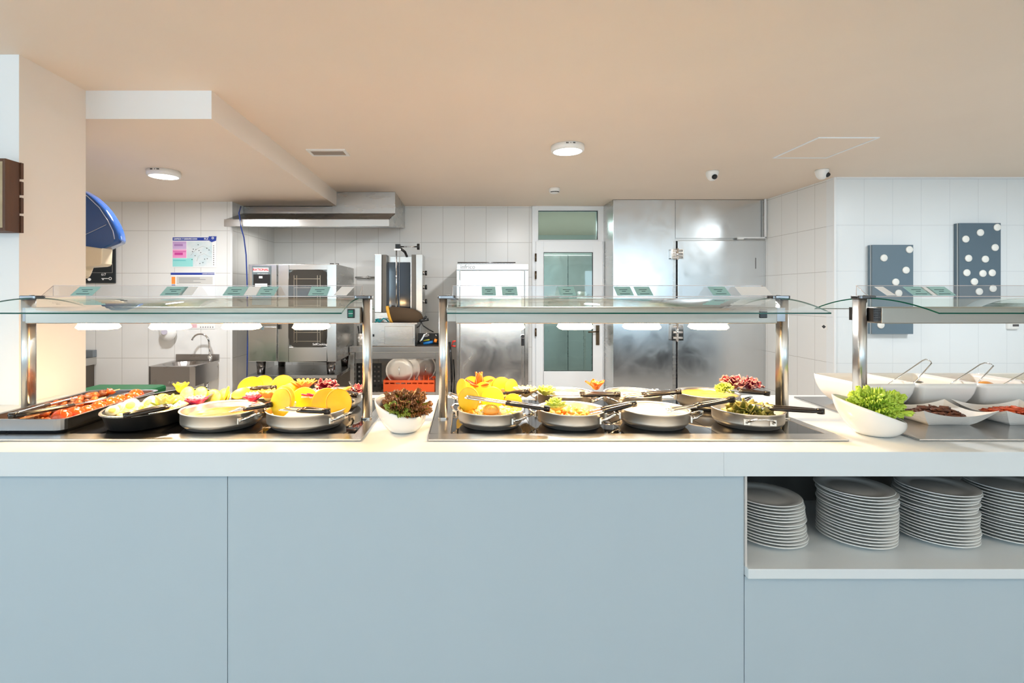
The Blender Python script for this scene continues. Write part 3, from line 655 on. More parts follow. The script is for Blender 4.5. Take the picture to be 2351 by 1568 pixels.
flat('site_map', m_map, 429, 554, 487, 612, 1, t)
flat('panel', m_lil, 396.5, 554, 428, 572, 1, t); flat('panel', m_pink, 396.5, 573, 428, 592, 1, t); flat('panel', m_aqua, 396.5, 593, 443, 612, 2, t)
flat('panel_line', m_purp, 397.5, 557, 427, 558, 3, t); flat('panel_line', m_purp, 400, 560, 420, 565, 3, t)
flat('panel_line', m_mag, 397.5, 577, 427, 578.2, 3, t); flat('panel_line', m_mag, 401, 580, 420, 585.5, 3, t)
flat('panel_line', mat('deep_aqua', (.02,.45,.50), .6), 398, 597.5, 427, 598.5, 4, t)
mb = MB(); random.seed(5)
for (x, y) in [(455,562),(444,572),(450,573),(457,575),(442,577.5),(448,587),(475,570),(480,574),(441,596),(470,595),(459,605),(466,603),(476,594),(461,580)]:
    mb.box(XP(x-.9,yP), XP(x+1.1,yP), yP-.0022, yP-.0012, ZP(y+.8,yP), ZP(y-.8,yP))
for k in range(10): mb.box(XP(489.8,yP), XP(491.4,yP), yP-.0022, yP-.0006, ZP(565.5+4.8*k,yP), ZP(563.5+4.8*k,yP))
mb.build('map_marks', m_black, t)['kind'] = 'stuff'
mb = MB(); pts = [P(x, y, yP-.0018) for x, y in [(438,586),(446,577),(455,570),(466,565),(478,570),(487,580)]]
mb.tube(pts, .0015, 5); mb.tube([P(x, y, yP-.0018) for x, y in [(452,600),(455,588),(468,582),(478,588),(486,590)]], .0015, 5); mb.build('map_path', m_lgrey, t)
t = thing('instruction_poster', 'tall instruction sheet with narrow blue header below the cleaning plan', 'poster', tuple(P(446,690,yP)))
flat('sheet', m_paper, 393, 625, 494.5, 755, 0, t); flat('header', m_blue, 392, 626, 492.5, 631, 1, t)
text('title', 'LAVADO DE MANOS', .013, (XP(479,yP), yP-.0014, ZP(628.6,yP)), FR, m_paper, t, bold=.0004)
flat('side_block', m_ora, 394, 635.5, 402.5, 652, 1, t); flat('side_block', m_blue, 394, 653.5, 402.5, 656.5, 1, t)
flat('text_block', m_lgrey, 405.5, 635, 488.5, 653, 1, t)
mb = MB()
for k, e in enumerate((459, 472, 444, 461)): mb.box(XP(411,yP), XP(e,yP), yP-.0020, yP-.0012, ZP(639+k*3.3,yP), ZP(638+k*3.3,yP))
mb.build('text_lines', mat('grey_ink', (.2,.2,.2), .7), t)
flat('strip', mat('pale_pink_print', (.78,.48,.52), .6), 425, 744, 452, 752.5, 1, t)
mb = MB()
for k in range(6):
    mb.cyl(P(461+5.6*k,751,yP-.0008), P(461+5.6*k,751,yP-.0018), .007, 10)
mb.build('hygiene_icons', mat('grey_ink', (.2,.2,.2), .7), t)
# key board
t = thing('key_board', 'black key board with white numbers and key drawings behind the blue lid', 'notice board', tuple(P(235,605,yP)))
bx('panel', mat('black_board', (.012,.018,.022), .5), XP(170,yP), XP(266.5,yP), yP-.02, yP, ZP(650,yP), ZP(558,yP), t, .002)
text('number', '6/7', .036, (XP(241.5,yP), yP-.0215, ZP(630.5,yP)), FR, m_paper, t)
text('number', '5', .036, (XP(207,yP), yP-.0215, ZP(630.5,yP)), FR, m_paper, t)
mb = MB(); yk = yP-.022
mb.lathe([(.009,-.001),(.015,-.001),(.015,.001),(.009,.001),(.009,-.001)], 20, M=Matrix.Translation(P(253,639.5,yk)) @ Matrix.Rotation(R(90),4,'X'))
mb.box(XP(233,yk), XP(250.5,yk), yk-.001, yk+.001, ZP(640.4,yk), ZP(638.6,yk)); mb.box(XP(235,yk), XP(238,yk), yk-.001, yk+.001, ZP(643,yk), ZP(640.4,yk))
mb.build('key_drawing', m_paper, t)
MB().cyl(P(205,641.5,yP-.02), P(205,641.5,yP-.04), .014, 16).cyl(P(205,641.5,yP-.04), P(205,641.5,yP-.042), .006, 12).build('hook', m_plastic, t)
mb = MB(); mb.box(XP(197,yk), XP(258,yk), yk+.0005, yk+.0015, ZP(626.2,yk), ZP(625.8,yk)); mb.box(XP(257.6,yk), XP(258,yk), yk+.0005, yk+.0015, ZP(626.2,yk), ZP(605,yk)); mb.build('ruled_line', m_lgrey, t)

# blue lidded flour bin / food cover behind the pier
dB = 3.3
t = thing('blue_lidded_bin', 'cream container with raised translucent blue lid behind the pier', 'container', tuple(P(160,600,3.4)))
m_bl = newmat('blue_acrylic'); b_ = m_bl[3]; b_.inputs['Base Color'].default_value = (.008,.065,.25,1); b_.inputs['Roughness'].default_value = .08; b_.inputs['Transmission Weight'].default_value = .1; b_.inputs['Coat Weight'].default_value = .5; m_bl = m_bl[0]
out = [(120,432),(196,432),(222,448),(250,475),(270,505),(281,530),(285,549),(283,556),(253,570),(225,566),(196,562),(120,560)]
mb = MB(); 
def spline(pts, k=5):
    r = []
    for i in range(len(pts)-1):
        p0, p1, p2, p3 = [Vector(pts[min(max(q, 0), len(pts)-1)]) for q in (i-1, i, i+1, i+2)]
        for j in range(k): u = j/k; r.append(.5*((2*p1)+(p2-p0)*u+(2*p0-5*p1+4*p2-p3)*u*u+(3*p1-p0-3*p2+p3)*u**3))
    return [tuple(p) for p in r]+[pts[-1]]
out = [(120,432)]+spline(out[1:7])+out[7:]
f_ = [P(x-22*(x>150), y, dB) for x, y in out]
b2 = [p+Vector((0,.11,0)) for p in f_]
# hollow shell: front and back cheeks and a curved skin
n = len(out); mb.add(f_+b2, [tuple(range(n)), tuple(range(n, 2*n))[::-1]]+[(i, (i+1) % n, n+(i+1) % n, n+i) for i in range(n)])
mb.s = [len(f) == 4 for f in mb.f]; mb.build('lid', m_bl, t)
m_seam = mat('pale_seam', (.42,.45,.55), .3)
MB().tube([P(180,546,dB-.004), P(215,530,dB-.004), P(244,516,dB-.004)], .002, 5).tube([P(176,434,dB-.002), P(200,450,dB-.002), P(228,477,dB-.002), P(247,506,dB-.002), P(259,530,dB-.002), P(263,549,dB-.002)], .0025, 5).build('lid_edge', m_seam, t)
out = [(120,556),(196,556),(225,561),(250,567),(255,567),(253,605),(250,609),(243,611),(210,613),(206,624),(202,633),(196,638),(120,640)]
mb = MB(); f_ = [P(x-20*(x>150), y, dB+.01) for x, y in out]; b2 = [p+Vector((0,.10,0)) for p in f_]; mb.hull6(f_, b2)
mb.build('body', mat('cream_plastic', (.72,.60,.43), .3), t, .006)
bx('wall_bracket', m_steel, XP(120,dB)+.02, XP(150,dB), 2.66, dB+.1, ZP(620,dB), ZP(560,dB), t)

# steel cupboard end and green lidded bin at the left
t = thing('steel_cupboard', 'end of a low steel cupboard just right of the pier', 'cupboard', (-3.9, 4.6, 0))
xe = XP(219, 4.95)
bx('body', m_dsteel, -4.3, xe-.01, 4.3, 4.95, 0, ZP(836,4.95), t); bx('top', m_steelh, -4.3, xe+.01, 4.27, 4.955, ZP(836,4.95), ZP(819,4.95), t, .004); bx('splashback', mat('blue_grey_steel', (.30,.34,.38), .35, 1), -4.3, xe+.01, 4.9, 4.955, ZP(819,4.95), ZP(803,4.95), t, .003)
t = thing('green_bin', 'dark green lidded bin behind the counter near the pier', 'bin', (XP(260,3.4), 3.5, 0))
m_green = mat('green_plastic', (.0,.11,.03), .4); g0, g1 = XP(150,3.3), XP(322,3.3); gz = ZP(880,3.6)
mb = MB(); mb.hull6([(g0+.05,3.35,.02),(g1-.06,3.35,.02),(g1-.06,3.55,.02),(g0+.05,3.55,.02)], [(g0+.02,3.32,gz-.06),(g1-.02,3.32,gz-.06),(g1-.02,3.58,gz-.06),(g0+.02,3.58,gz-.06)]); mb.build('body', m_green, t, .01)
mb = MB(); mb.box(g0, g1, 3.3, 3.6, gz-.06, gz-.005); mb.build('lid', m_green, t, .02)
for wx in (g0+.1, g1-.1): MB().cyl((wx-.02,3.45,.03), (wx+.02,3.45,.03), .03, 12).build('wheel', m_black, t)

# ---------------------------------------------------------------- ceiling fittings
def clight(cx, cy, zc, r, lb, k=1.0):
    t = thing('ceiling_light', lb, 'ceiling light', (cx, cy, zc), 0, 'round surface ceiling lights')
    MB().lathe([(0,0),(r,0),(r,-.032),(r-.006,-.04),(r*.86,-.042),(r*.86,-.036),(0,-.036)], 48, c=(cx,cy,zc-.0005)).build('housing', m_plastic, t)
    MB().lathe([(0,-.038),(r*.85,-.038),(r*.85,-.041),(0,-.0415)], 48, c=(cx,cy,zc-.0005)).build('diffuser', m_glow, t)
    mb = MB()
    for dx in (-.030,-.024,-.018,0,.016,.022,.028): mb.box(cx+dx-.002, cx+dx+.002, cy-r-.0005, cy-r+.004, zc-.014, zc-.007)
    mb.build('vent_slots', m_black, t)
    area('ceiling_light_glow', (cx, cy, zc-.046), (0,0,0), r*1.7, r*1.7, CEIL_W*k, (.96,.98,1), 'DISK')
clight(.715, 3.62, ZC, .116, 'round white ceiling light lit in the middle of the kitchen ceiling')
clight(XP(376,3.75), 3.75, ZS, .112, 'round white ceiling light lit on the lowered ceiling at left', .5)
c = (XP(1273,5.03), 5.03, ZC-.0005)
t = thing('smoke_detector', 'small round white smoke detector on the ceiling before the glazed door', 'smoke detector', c)
MB().lathe([(0,0),(.05,0),(.053,-.01),(.053,-.03),(.045,-.045),(.03,-.052),(0,-.052)], 32, c=c).build('body', m_plastic, t)
mb = MB()
for k in range(-3, 4): a = R(-90+k*17); mb.box(-.006, .006, -.002, .002, -.004, .004, M=Matrix.Translation((c[0]+.047*math.cos(a), c[1]+.047*math.sin(a), c[2]-.042)) @ Matrix.Rotation(a+R(90), 4, 'Z'))
mb.build('slots', m_black, t)
def dome(px, d_, lens, lb):
    c = (XP(px,d_), d_, ZC-.0005); t = thing('dome_camera', lb, 'security camera', c, 0, 'dome security cameras')
    MB().lathe([(0,0),(.048,0),(.052,-.012),(.048,-.03),(.036,-.062),(.02,-.078),(0,-.082)], 32, c=c).build('body', m_plastic, t)
    v = Vector(lens).normalized(); q = Vector(c)+Vector((0,0,-.042))
    MB().cyl(q+v*.02, q+v*.047, .021, 20).ball(q+v*.045, .016, 12, 8).build('lens', m_black, t)
dome(1635, 4.35, (.05,-1,-.35), 'white dome security camera facing the room above the steel cabinet')
dome(1887, 4.30, (.75,-.8,-.15), 'white dome security camera near the tiled right wall, lens turned aside')
# access hatch and grille
t = thing('ceiling_hatch', 'square access panel in the ceiling at right', 'hatch', (2.54, 3.67, ZC))
bx('panel', m_ceil, 2.355, 2.735, 3.43, 3.91, ZC-.004, ZC-.0006, t)
mb = MB(); x0_, x1_, y0_, y1_ = 2.34, 2.75, 3.415, 3.925
mb.box(x0_, x1_, y0_, y0_+.012, ZC-.006, ZC-.0006); mb.box(x0_, x1_, y1_-.012, y1_, ZC-.006, ZC-.0006); mb.box(x0_, x0_+.012, y0_+.012, y1_-.012, ZC-.006, ZC-.0006); mb.box(x1_-.012, x1_, y0_+.012, y1_-.012, ZC-.006, ZC-.0006)
mb.build('frame', m_pvc, t)
t = thing('ceiling_vent', 'narrow air grille in the ceiling beside the lowered part', 'air vent', (-1.01, 3.77, ZC))
bx('backing', mat('grey_vent', (.35,.32,.29), .5), -1.13, -.89, 3.72, 3.83, ZC-.006, ZC-.0006, t)
mb = MB(); mb.box(-1.15, -.87, 3.69, 3.72, ZC-.01, ZC-.0006); mb.box(-1.15, -.87, 3.83, 3.85, ZC-.01, ZC-.0006); mb.box(-1.15, -1.13, 3.72, 3.83, ZC-.01, ZC-.0006); mb.box(-.89, -.87, 3.72, 3.83, ZC-.01, ZC-.0006); mb.build('frame', m_plastic, t)
mb = MB()
for k in range(5): mb.box(-1.13, -.89, 3.727+.021*k, 3.735+.021*k, ZC-.009, ZC-.006)
mb.build('slat', mat('beige_vent_slat', (.42,.35,.29), .5), t)

# ---------------------------------------------------------------- right wall: domino boards, thermostat, small sign
yw = 4.573
def domino(px0, px1, py0, py1, dots, m, lb):
    th = .11; t = thing('dotted_board', lb, 'wall decoration', ((XP(px0,yw)+XP(px1,yw))/2, yw, ZP(py1,yw)), 0, 'domino boards on the tiled wall')
    yf = yw-.055
    x0, x1 = XP(px0+6,yf), XP(px1,yf); z0, z1 = ZP(py1,yf), ZP(py0,yf)
    bd = bx('board', m, x0, x1, yf, yw-.001, z0, z1, t, .002)
    bx('side_strip', m_steelh, x0-.004, x0, yf+.012, yf+.02, z0, z1, t)
    for (a, b) in dots:
        px, py = 1850+a/3.563, 480+b/3.563; p = P(px, py, yf)
        MB().lathe([(0,-.006),(.026,-.006),(.031,-.002),(.031,.004),(0,.004)], 28, M=Matrix.Translation((p.x, yf-.004, p.z)) @ Matrix.Rotation(R(-90), 4, 'X')).build('white_dot', m_dot, t)
domino(1997, 2097, 562, 767, [(845,332),(637,400),(817,500),(733,597),(757,688),(612,948)], m_slate, 'slate grey board with six white dots on the tiled wall')
domino(2197, 2298, 512, 717, [(1563,150),(1425,193),(1305,246),(1545,315),(1328,403),(1465,410),(1314,521),(1445,527),(1521,522),(1376,594),(1416,675),(1528,650)], m_slate2, 'taller-hung slate board crowded with white dots at far right')
t = thing('thermostat', 'small white wall controller under the right-hand sneeze guard', 'thermostat', tuple(P(2321,748,yw)))
bx('body', m_plastic, XP(2309,yw), XP(2333,yw), yw-.025, yw-.001, ZP(755,yw), ZP(738,yw), t, .004); bx('display', m_dchrome, XP(2318,yw), XP(2332,yw), yw-.027, yw-.0255, ZP(749,yw), ZP(744,yw), t)
t = thing('wall_sign', 'tiny square sign with black diamond on the cream side wall', 'sign', (XRW, 4.72, 1.10))
ys_ = XRW*F/(1893-CX); zz = ZP(750, ys_)
bx('plate', m_plastic, XRW-.006, XRW-.0005, ys_-.04, ys_+.04, zz-.025, zz+.025, t)
mb = MB(); mb.hull6([(XRW-.007, ys_, zz-.017), (XRW-.007, ys_+.028, zz), (XRW-.007, ys_, zz+.017), (XRW-.007, ys_-.028, zz)], [(XRW-.006, ys_, zz-.017), (XRW-.006, ys_+.028, zz), (XRW-.006, ys_, zz+.017), (XRW-.006, ys_-.028, zz)]); mb.build('diamond', m_black, t)

# ---------------------------------------------------------------- wooden crate on the pier
cz0, cz1 = 1.652, 1.957; cx1 = -1.941; cx0 = -2.40; cyb = 2.249; cyf = 2.165
t = thing('wooden_crate', 'dark stained wooden crate hung on the white pier at left', 'crate', ((cx0+cx1)/2, cyb, cz0))
bx('end_board', m_wood, cx1-.012, cx1, cyf, cyb-.014, cz0, cz1, t, .001)
bx('end_board', m_wood, cx0, cx0+.012, cyf, cyb-.014, cz0, cz1, t, .001)
zs_ = [cz0, cz0+.085, cz0+.165, cz0+.235]; hs = [.074, .068, .058, .07]
for z, h_ in zip(zs_, hs): bx('slat', m_wood, cx0, cx1+.006, cyb-.014, cyb, z, z+h_, t, .001)
bx('top_board', m_wood, cx0+.012, cx1-.012, cyf, cyb-.014, cz1-.012, cz1, t, .001); bx('bottom_board', m_wood, cx0+.012, cx1-.012, cyf, cyb-.014, cz0, cz0+.012, t, .001)
bx('front_post', m_lwood, cx1-.045, cx1-.0125, cyf, cyf+.018, cz0+.0125, cz1-.0125, t, .001)
bx('front_post', m_lwood, cx0+.0125, cx0+.045, cyf, cyf+.018, cz0+.0125, cz1-.0125, t, .001)
# ================================================================ serving counter
TZ = .9; TF = 1.57; TB = 2.474; sb = ZP(1093.5, TF)
t = thing('worktop', 'long white laminate worktop of the buffet counter', 'worktop', (0, 2.0, sb))
xj = XP(1662, TF)
mb = MB(); mb.box(XL+.003, xj-.0004, TF, TB, sb, TZ); mb.box(-3.4, XL+.003, TF, 2.248, sb, TZ); mb.build('slab', m_top, t)
bx('slab', m_top, xj+.0004, 4.2, TF, TB, sb, TZ, t)
xs1_, xs2_ = XP(522.5, TF+.02), XP(1708.5, TF+.02); pf = TF+.02; g = .0012
def unit(name, lb, x0, x1):
    t = thing(name, lb, 'counter unit', ((x0+x1)/2, 2.0, 0), 0, 'grey buffet counter units'); return t
m_nshade = mat('niche_shade', (.10,.095,.09), .5)  # shade inside the niche put into the colour of its back and top
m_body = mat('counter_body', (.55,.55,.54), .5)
t = unit('counter_unit', 'left grey-blue counter unit under the lowered ceiling end', -3.4, xs1_)
bx('front_panel', m_panel, -3.4, xs1_-g, pf, pf+.018, .02, sb-.004, t); bx('body', m_gap, -3.4, xs1_-.003, pf+.019, 2.24, .0, sb-.003, t)
t = unit('counter_unit', 'widest grey-blue counter unit, one plain panel in the middle', xs1_, xs2_)
bx('front_panel', m_panel, xs1_+g, xs2_-g, pf, pf+.018, .02, sb-.004, t); bx('body', m_gap, xs1_, xs2_-.003, pf+.019, 2.45, .0, sb-.003, t)
t = unit('counter_unit', 'right counter unit with an open niche full of plates', xs2_, 4.2)
zn = ZP(1306, TF); znb = ZP(1329, TF)
bx('shelf_board', m_top, xs2_+.001, 4.2, TF-.002, 2.10, znb, zn, t, .002)
bx('lower_panel', m_panel, xs2_+g, 4.2, pf, pf+.018, .02, znb-.003, t)
bx('niche_side', m_niche, xs2_, xs2_+.006, pf-.006, 2.10, zn, sb-.002, t)
bx('niche_shade_board', m_nshade, xs2_+.007, 4.2, 1.60, 2.0995, sb-.008, sb-.0005, t)  # added dark board, stands in for shade under the worktop
bx('niche_back', m_nshade, xs2_, 4.2, 2.10, 2.11, zn-.02, sb-.002, t)
bx('body', m_gap, xs2_+.001, 4.2, pf+.019, 2.45, 0, znb-.002, t)
# kitchen-side door of the counter back: closes the box
# ---------------------------------------------------------------- plates
m_pl_prof = [(0,0),(.062,0),(.066,.002),(.088,.007),(.112,.016),(.1145,.018),(.1125,.0195),(.090,.0125),(.069,.0095),(.066,.0101),(0,.0101)]
proto = None
stacks = [(XP(1765,1.77), 1.77, 14, 'leftmost', [(-.016*k/14) for k in range(14)]), (1.338, 1.765, 17, 'second', None), (1.618, 1.775, 17, 'third', None), (1.885, 1.79, 17, 'rightmost', None)]
random.seed(11)
for sx_, sy_, n, wh, lean in stacks:
    for k in range(n):
        dx = (lean[k] if lean else 0)+random.uniform(-.003,.003); dy = random.uniform(-.003,.003)
        if wh == 'second' and k == n-1: dx -= .008
        if wh == 'third' and k in (10, 11): dx -= .006
        if wh == 'third' and k > 14: dx += .004
        if proto is None:
            proto = MB().lathe(m_pl_prof, 56, c=(sx_,sy_,zn+.0005)).build('dinner_plate', m_plate, None, origin=(sx_,sy_,zn+.0005)); o = proto
        else: o = proto.copy(); C.link(o)
        o.location = (sx_+dx, sy_+dy, zn+.0006+k*.0104)
        pos = ORD[n-1-k] if k else 'bottom'
        tag(o, 'white round plate, %s of the %s stack in the counter niche' % (pos if k in (0, n-1) else pos+' from the top', wh), 'plate', 'plates stacked in the niche')
# ---------------------------------------------------------------- hobs
HZ = .906
def hob(x0, x1, lb, seams):
    t = thing('induction_hob', lb, 'hob', ((x0+x1)/2, 2.02, TZ)); y0, y1 = 1.684, 2.37
    gx0, gx1, gy0, gy1 = x0+.072, x1-.034, 1.752, 2.33
    mb = MB(); z0, z1 = TZ+.0003, TZ+.0075
    mb.box(x0, x1, y0, gy0, z0, z1); mb.box(x0, x1, gy1, y1, z0, z1); mb.box(x0, gx0, gy0, gy1, z0, z1); mb.box(gx1, x1, gy0, gy1, z0, z1)
    mb.build('frame', m_steelh, t, .002)
    mb = MB(); n = len(seams)+1; xs = [gx0]+seams+[gx1]
    for a, b in zip(xs, xs[1:]): mb.box(a+.001, b-.001, gy0+.001, gy1-.001, z0, z1-.0012)
    mb.build('glass_top', m_bglass, t)
    return t
hob(-.345-1.38, -.345, 'black glass hob in steel frame under the left sneeze guard', [-1.38, -1.05, -.72])
hob(-.124, 1.256, 'black glass hob in steel frame under the middle sneeze guard', [.232, .54, .86])
m_cold = steelmat('cold_plate_steel', (.46,.46,.46), .2, .05)
t = thing('cold_plate', 'low steel chilled plate under the right-hand bowls', 'serving plate', (2.3, 2.0, TZ))
mb = MB(); mb.hull6([(1.487,1.684,TZ+.0003),(3.0,1.684,TZ+.0003),(3.0,2.40,TZ+.0003),(1.53,2.40,TZ+.0003)], [(1.487,1.684,TZ+.0075),(3.0,1.684,TZ+.0075),(3.0,2.40,TZ+.0075),(1.53,2.40,TZ+.0075)])
mb.build('plate', m_cold, t, .002)
# ---------------------------------------------------------------- sneeze guards
def rrect(x, y, hw, hd, r, n=5):
    pts = []
    for qx, qy, a0 in ((1,1,0),(-1,1,90),(-1,-1,180),(1,-1,270)):
        for k in range(n+1):
            a = R(a0+90*k/n); pts.append((x+qx*(hw-r)+r*math.cos(a), y+qy*(hd-r)+r*math.sin(a)))
    return pts
def guard(cx, lb, b0, b1, sw, lampx, which):
    py = 1.985; t = thing('sneeze_guard', lb, 'sneeze guard', (cx, py, TZ+.0075), 0, 'heated glass sneeze guards')
    for s in (-1, 1):
        x = cx+s*.654; pts = rrect(x, py, .0165, .024, .012); zt = 1.366
        mb = MB(); n = len(pts); z0 = TZ+.0078
        vs = [(a, b, z0) for a, b in pts]+[(a, b, zt) for a, b in pts]
        mb.add(vs, [(i, (i+1) % n, n+(i+1) % n, n+i) for i in range(n)], 0, True); mb.add(vs[:n], [tuple(range(n))[::-1]]); mb.add(vs[n:], [tuple(range(n))])
        p = mb.build('post', m_post, t)
        q = rrect(x, py, .021, .029, .012); MB().hull6([(a, b, z0) for a, b in q], [(a, b, z0+.005) for a, b in q]).build('foot_ring', m_steelh, p)
        q = rrect(x-s*.014, py, .034, .026, .010); MB().hull6([(a, b, zt) for a, b in q], [(a, b, zt+.0125) for a, b in q]).build('cap', m_dchrome, t, .002)
        MB().cyl((x-s*.018, py-.006, zt+.0125), (x-s*.018, py-.006, zt+.015), .008, 16).build('screw', m_chrome, t)
    # arched glass
    gx0, gx1 = cx-.628, cx+.628; yc, hy = 1.98, .30; n = 28; th = .0048
    def prof(v):
        s = -1+2*v; return yc+s*hy, 1.3705-.048*abs(s)**2.0
    mb = MB(); vs = []
    for i in range(n+1):
        y, z = prof(i/n)
        for x in (gx0, gx1): vs += [(x, y, z), (x, y, z-th)]
    f0 = []; f1 = []
    for i in range(n):
        b = 4*i; f0 += [(b, b+2, b+6, b+4), (b+1, b+5, b+7, b+3)]; f1 += [(b, b+4, b+5, b+1), (b+2, b+3, b+7, b+6)]
    f1 += [(0,1,3,2), (4*n,4*n+2,4*n+3,4*n+1)]
    mb.add(vs, f0, 0, False); nb = len(mb.f)
    for f in f1: mb.f.append(list(f)); mb.m.append(1); mb.s.append(False)
    # sheet is one mesh, edges green
    o = mb.build('glass_canopy', [m_glass, m_edge], t)
    for p_ in o.data.polygons:
        if p_.material_index == 0: p_.use_smooth = True
    # heated beam
    z0, z1 = 1.273, 1.334; ya, yb = 1.928, 2.072
    bm_ = MB(); bm_.box(b0, b1, ya, yb, z0, z1); bm = bm_.build('heat_beam', m_beam, t, .003)
    pL, pR = cx-.6375, cx+.6375
    for a, b, e in ((pL, b0, 0), (b1, pR, 1)):
        if b-a > .002:
            bx('end_plate', m_dchrome if not (which == 1 and e == 0) else m_beam, a, b, ya+.01, yb-.01, z0+.008, z1-.002, t)
            if which == 2 and e == 0:
                mb = MB()
                for k in range(7): mb.box(a+.004, b-.001, ya+.006, ya+.010, z0+.012+.0065*k, z0+.015+.0065*k)
                mb.build('vent_slots', m_gap, t)
    if sw is not None:
        s = MB(); s.box(sw-.014, sw+.014, ya-.004, ya, 1.294, 1.328); s.build('switch', [m_black], bm, .002)
        if which == 0:
            bx('switch_rocker', mat('green_switch', (.0,.16,.10), .25), sw-.009, sw+.009, ya-.008, ya-.0041, 1.298, 1.324, bm, .002)
            bx('switch_mark', m_paper, sw-.008, sw+.008, ya-.0086, ya-.0081, 1.3105, 1.3120, bm)
    for lx in lampx:
        mb = MB(); zz = z0; hw, hd = .065, .05
        a = rrect(lx, 2.0, hw*.9, hd*.8, .02, 3); b = rrect(lx, 2.0, hw, hd, .02, 3); c_ = rrect(lx, 2.0, hw*.86, hd*.9, .02, 3)
        mb.hull6([(p, q, zz-.017) for p, q in b], [(p, q, zz-.0005) for p, q in a]); mb.hull6([(p, q, zz-.025) for p, q in c_], [(p, q, zz-.017) for p, q in b])
        mb.build('heat_lamp', m_heat, t)
        area('heat_lamp_glow', (lx, 2.0, zz-.031), (0,0,0), .12, .09, LAMP_W, LAMP_C, parent=None)
    # clear acrylic label ledge
    L0, L1 = cx-.62, cx+.62; yf, yb2, zb_, zt_ = 2.0, 2.06, 1.3735, 1.4175; a_ = .0014
    if which == 2: L0 = 1.565
    mb = MB(); mb.box(L0, L1, yf, yb2, zb_, zb_+.003); mb.box(L0, L1, yb2, yb2+.003, zb_, zt_)
    mb.add([(x, y, z) for x in (L0, L1) for y, z in ((yf, zb_+.003), (yf+.002, zb_+.003), (yb2, zt_), (yb2, zt_-.002))], [(0,1,3,2), (4,6,7,5), (2,3,7,6), (0,4,5,1), (0,2,6,4), (1,5,7,3)])
    for x in (L0, L1): mb.add([(x+.001,yf,zb_+.003),(x+.001,yb2,zb_+.003),(x+.001,yb2,zt_)], [(0,1,2)])
    lg = mb.build('label_ledge', m_acryl, t)
    mb = MB(); mb.box(L0, L1, yb2-.001, yb2+.0035, zt_, zt_+.0022); mb.box(L0, L1, yf-.002, yf+.0005, zb_, zb_+.0028)
    for x in (L0, L1): mb.cyl((x,yf,zb_+.002), (x,yb2,zt_), .0012, 5); mb.cyl((x,yb2+.001,zb_), (x,yb2+.001,zt_), .0012, 5)
    mb.build('polished_edge', m_acedge, lg)
    return t
LP = [-.40, -.133, .134, .40]
guard(-1.035, 'left sneeze guard with curved glass, lit heat lamps and green switch', -1.655, -.398, XP(806,1.928), [XP(q,1.96) for q in (209,378,545,708)], 0)
guard(.566, 'middle sneeze guard with curved glass, four lit lamps and black switch', -.038, 1.168, XP(1752,1.928), [XP(q,1.96) for q in (1167,1325,1481,1637)], 1)
guard(2.174, 'right sneeze guard with curved glass and unlit beam above white bowls', 1.560, 2.79, None, [], 2)
# cards
def card(px, wdt, lb, m=m_teal, sk=0, ink=True):
    yb_, yt, zb_, zt_ = 1.996, 2.046, 1.3785, 1.4130; x = XP(px, 2.02); n = Vector((0, -.57, .82))
    t = thing('menu_card' if ink else 'white_card', lb, 'card', (x, yb_, zb_), 0, 'cards on the label ledges')
    h = wdt/2; b = [Vector((x-h, yb_, zb_)), Vector((x+h, yb_, zb_)), Vector((x+h+sk, yt, zt_)), Vector((x-h+sk, yt, zt_))]
    MB().hull6(b, [p+n*.0012 for p in b]).build('sheet', m, t)
    if ink:
        mb = MB()
        for k, (a, c, e) in enumerate(((.25, .75, .62), (.38, .62, .42), (.2,.8,.14))):
            q = [b[0].lerp(b[1], s_).lerp(b[3].lerp(b[2], s_), r_) for s_, r_ in ((a, e), (c, e), (c, e+.05), (a, e+.05))]
            mb.hull6([p+n*.0013 for p in q], [p+n*.0018 for p in q])
        mb.build('printed_lines', m_ink, t)
for px, w_, lb in [(197,.085,'teal card near the left end of the left ledge'), (400,.085,'teal card before the hand basin poster on the left ledge'), (541,.08,'teal card in front of the hood cable on the left ledge'), (614,.07,'teal card before the oven control panel'), (733,.075,'teal card before the oven window'),
    (1122,.055,'left teal card before the upright refrigerator'), (1170,.06,'right teal card before the upright refrigerator'), (1302,.062,'teal card before the glazed door'), (1432,.065,'left of two teal cards before the cold cabinet'), (1477,.062,'right of the close pair of cards before the cold cabinet'), (1651,.068,'lone teal card before the cabinet door at right'),
    (2107,.075,'teal card before the first dotted board'), (2160,.075,'teal card right of the first dotted board')]: card(px, w_, lb)
card(433, .05, 'white slip beside the teal card before the poster', m_paper, 0, False); card(580, .05, 'white slip between two teal cards before the oven', m_paper, 0, False); card(784, .05, 'crumpled white slip at the right end of the left ledge', m_paper, .02, False)
card(1730, .12, 'long white card at the right end of the middle ledge', m_paper, 0, False); card(2035, .035, 'narrow white slip at the left end of the right ledge', m_paper, -.01, False); card(2133, .03, 'small white slip between the two cards on the right ledge', m_paper, -.0, False)

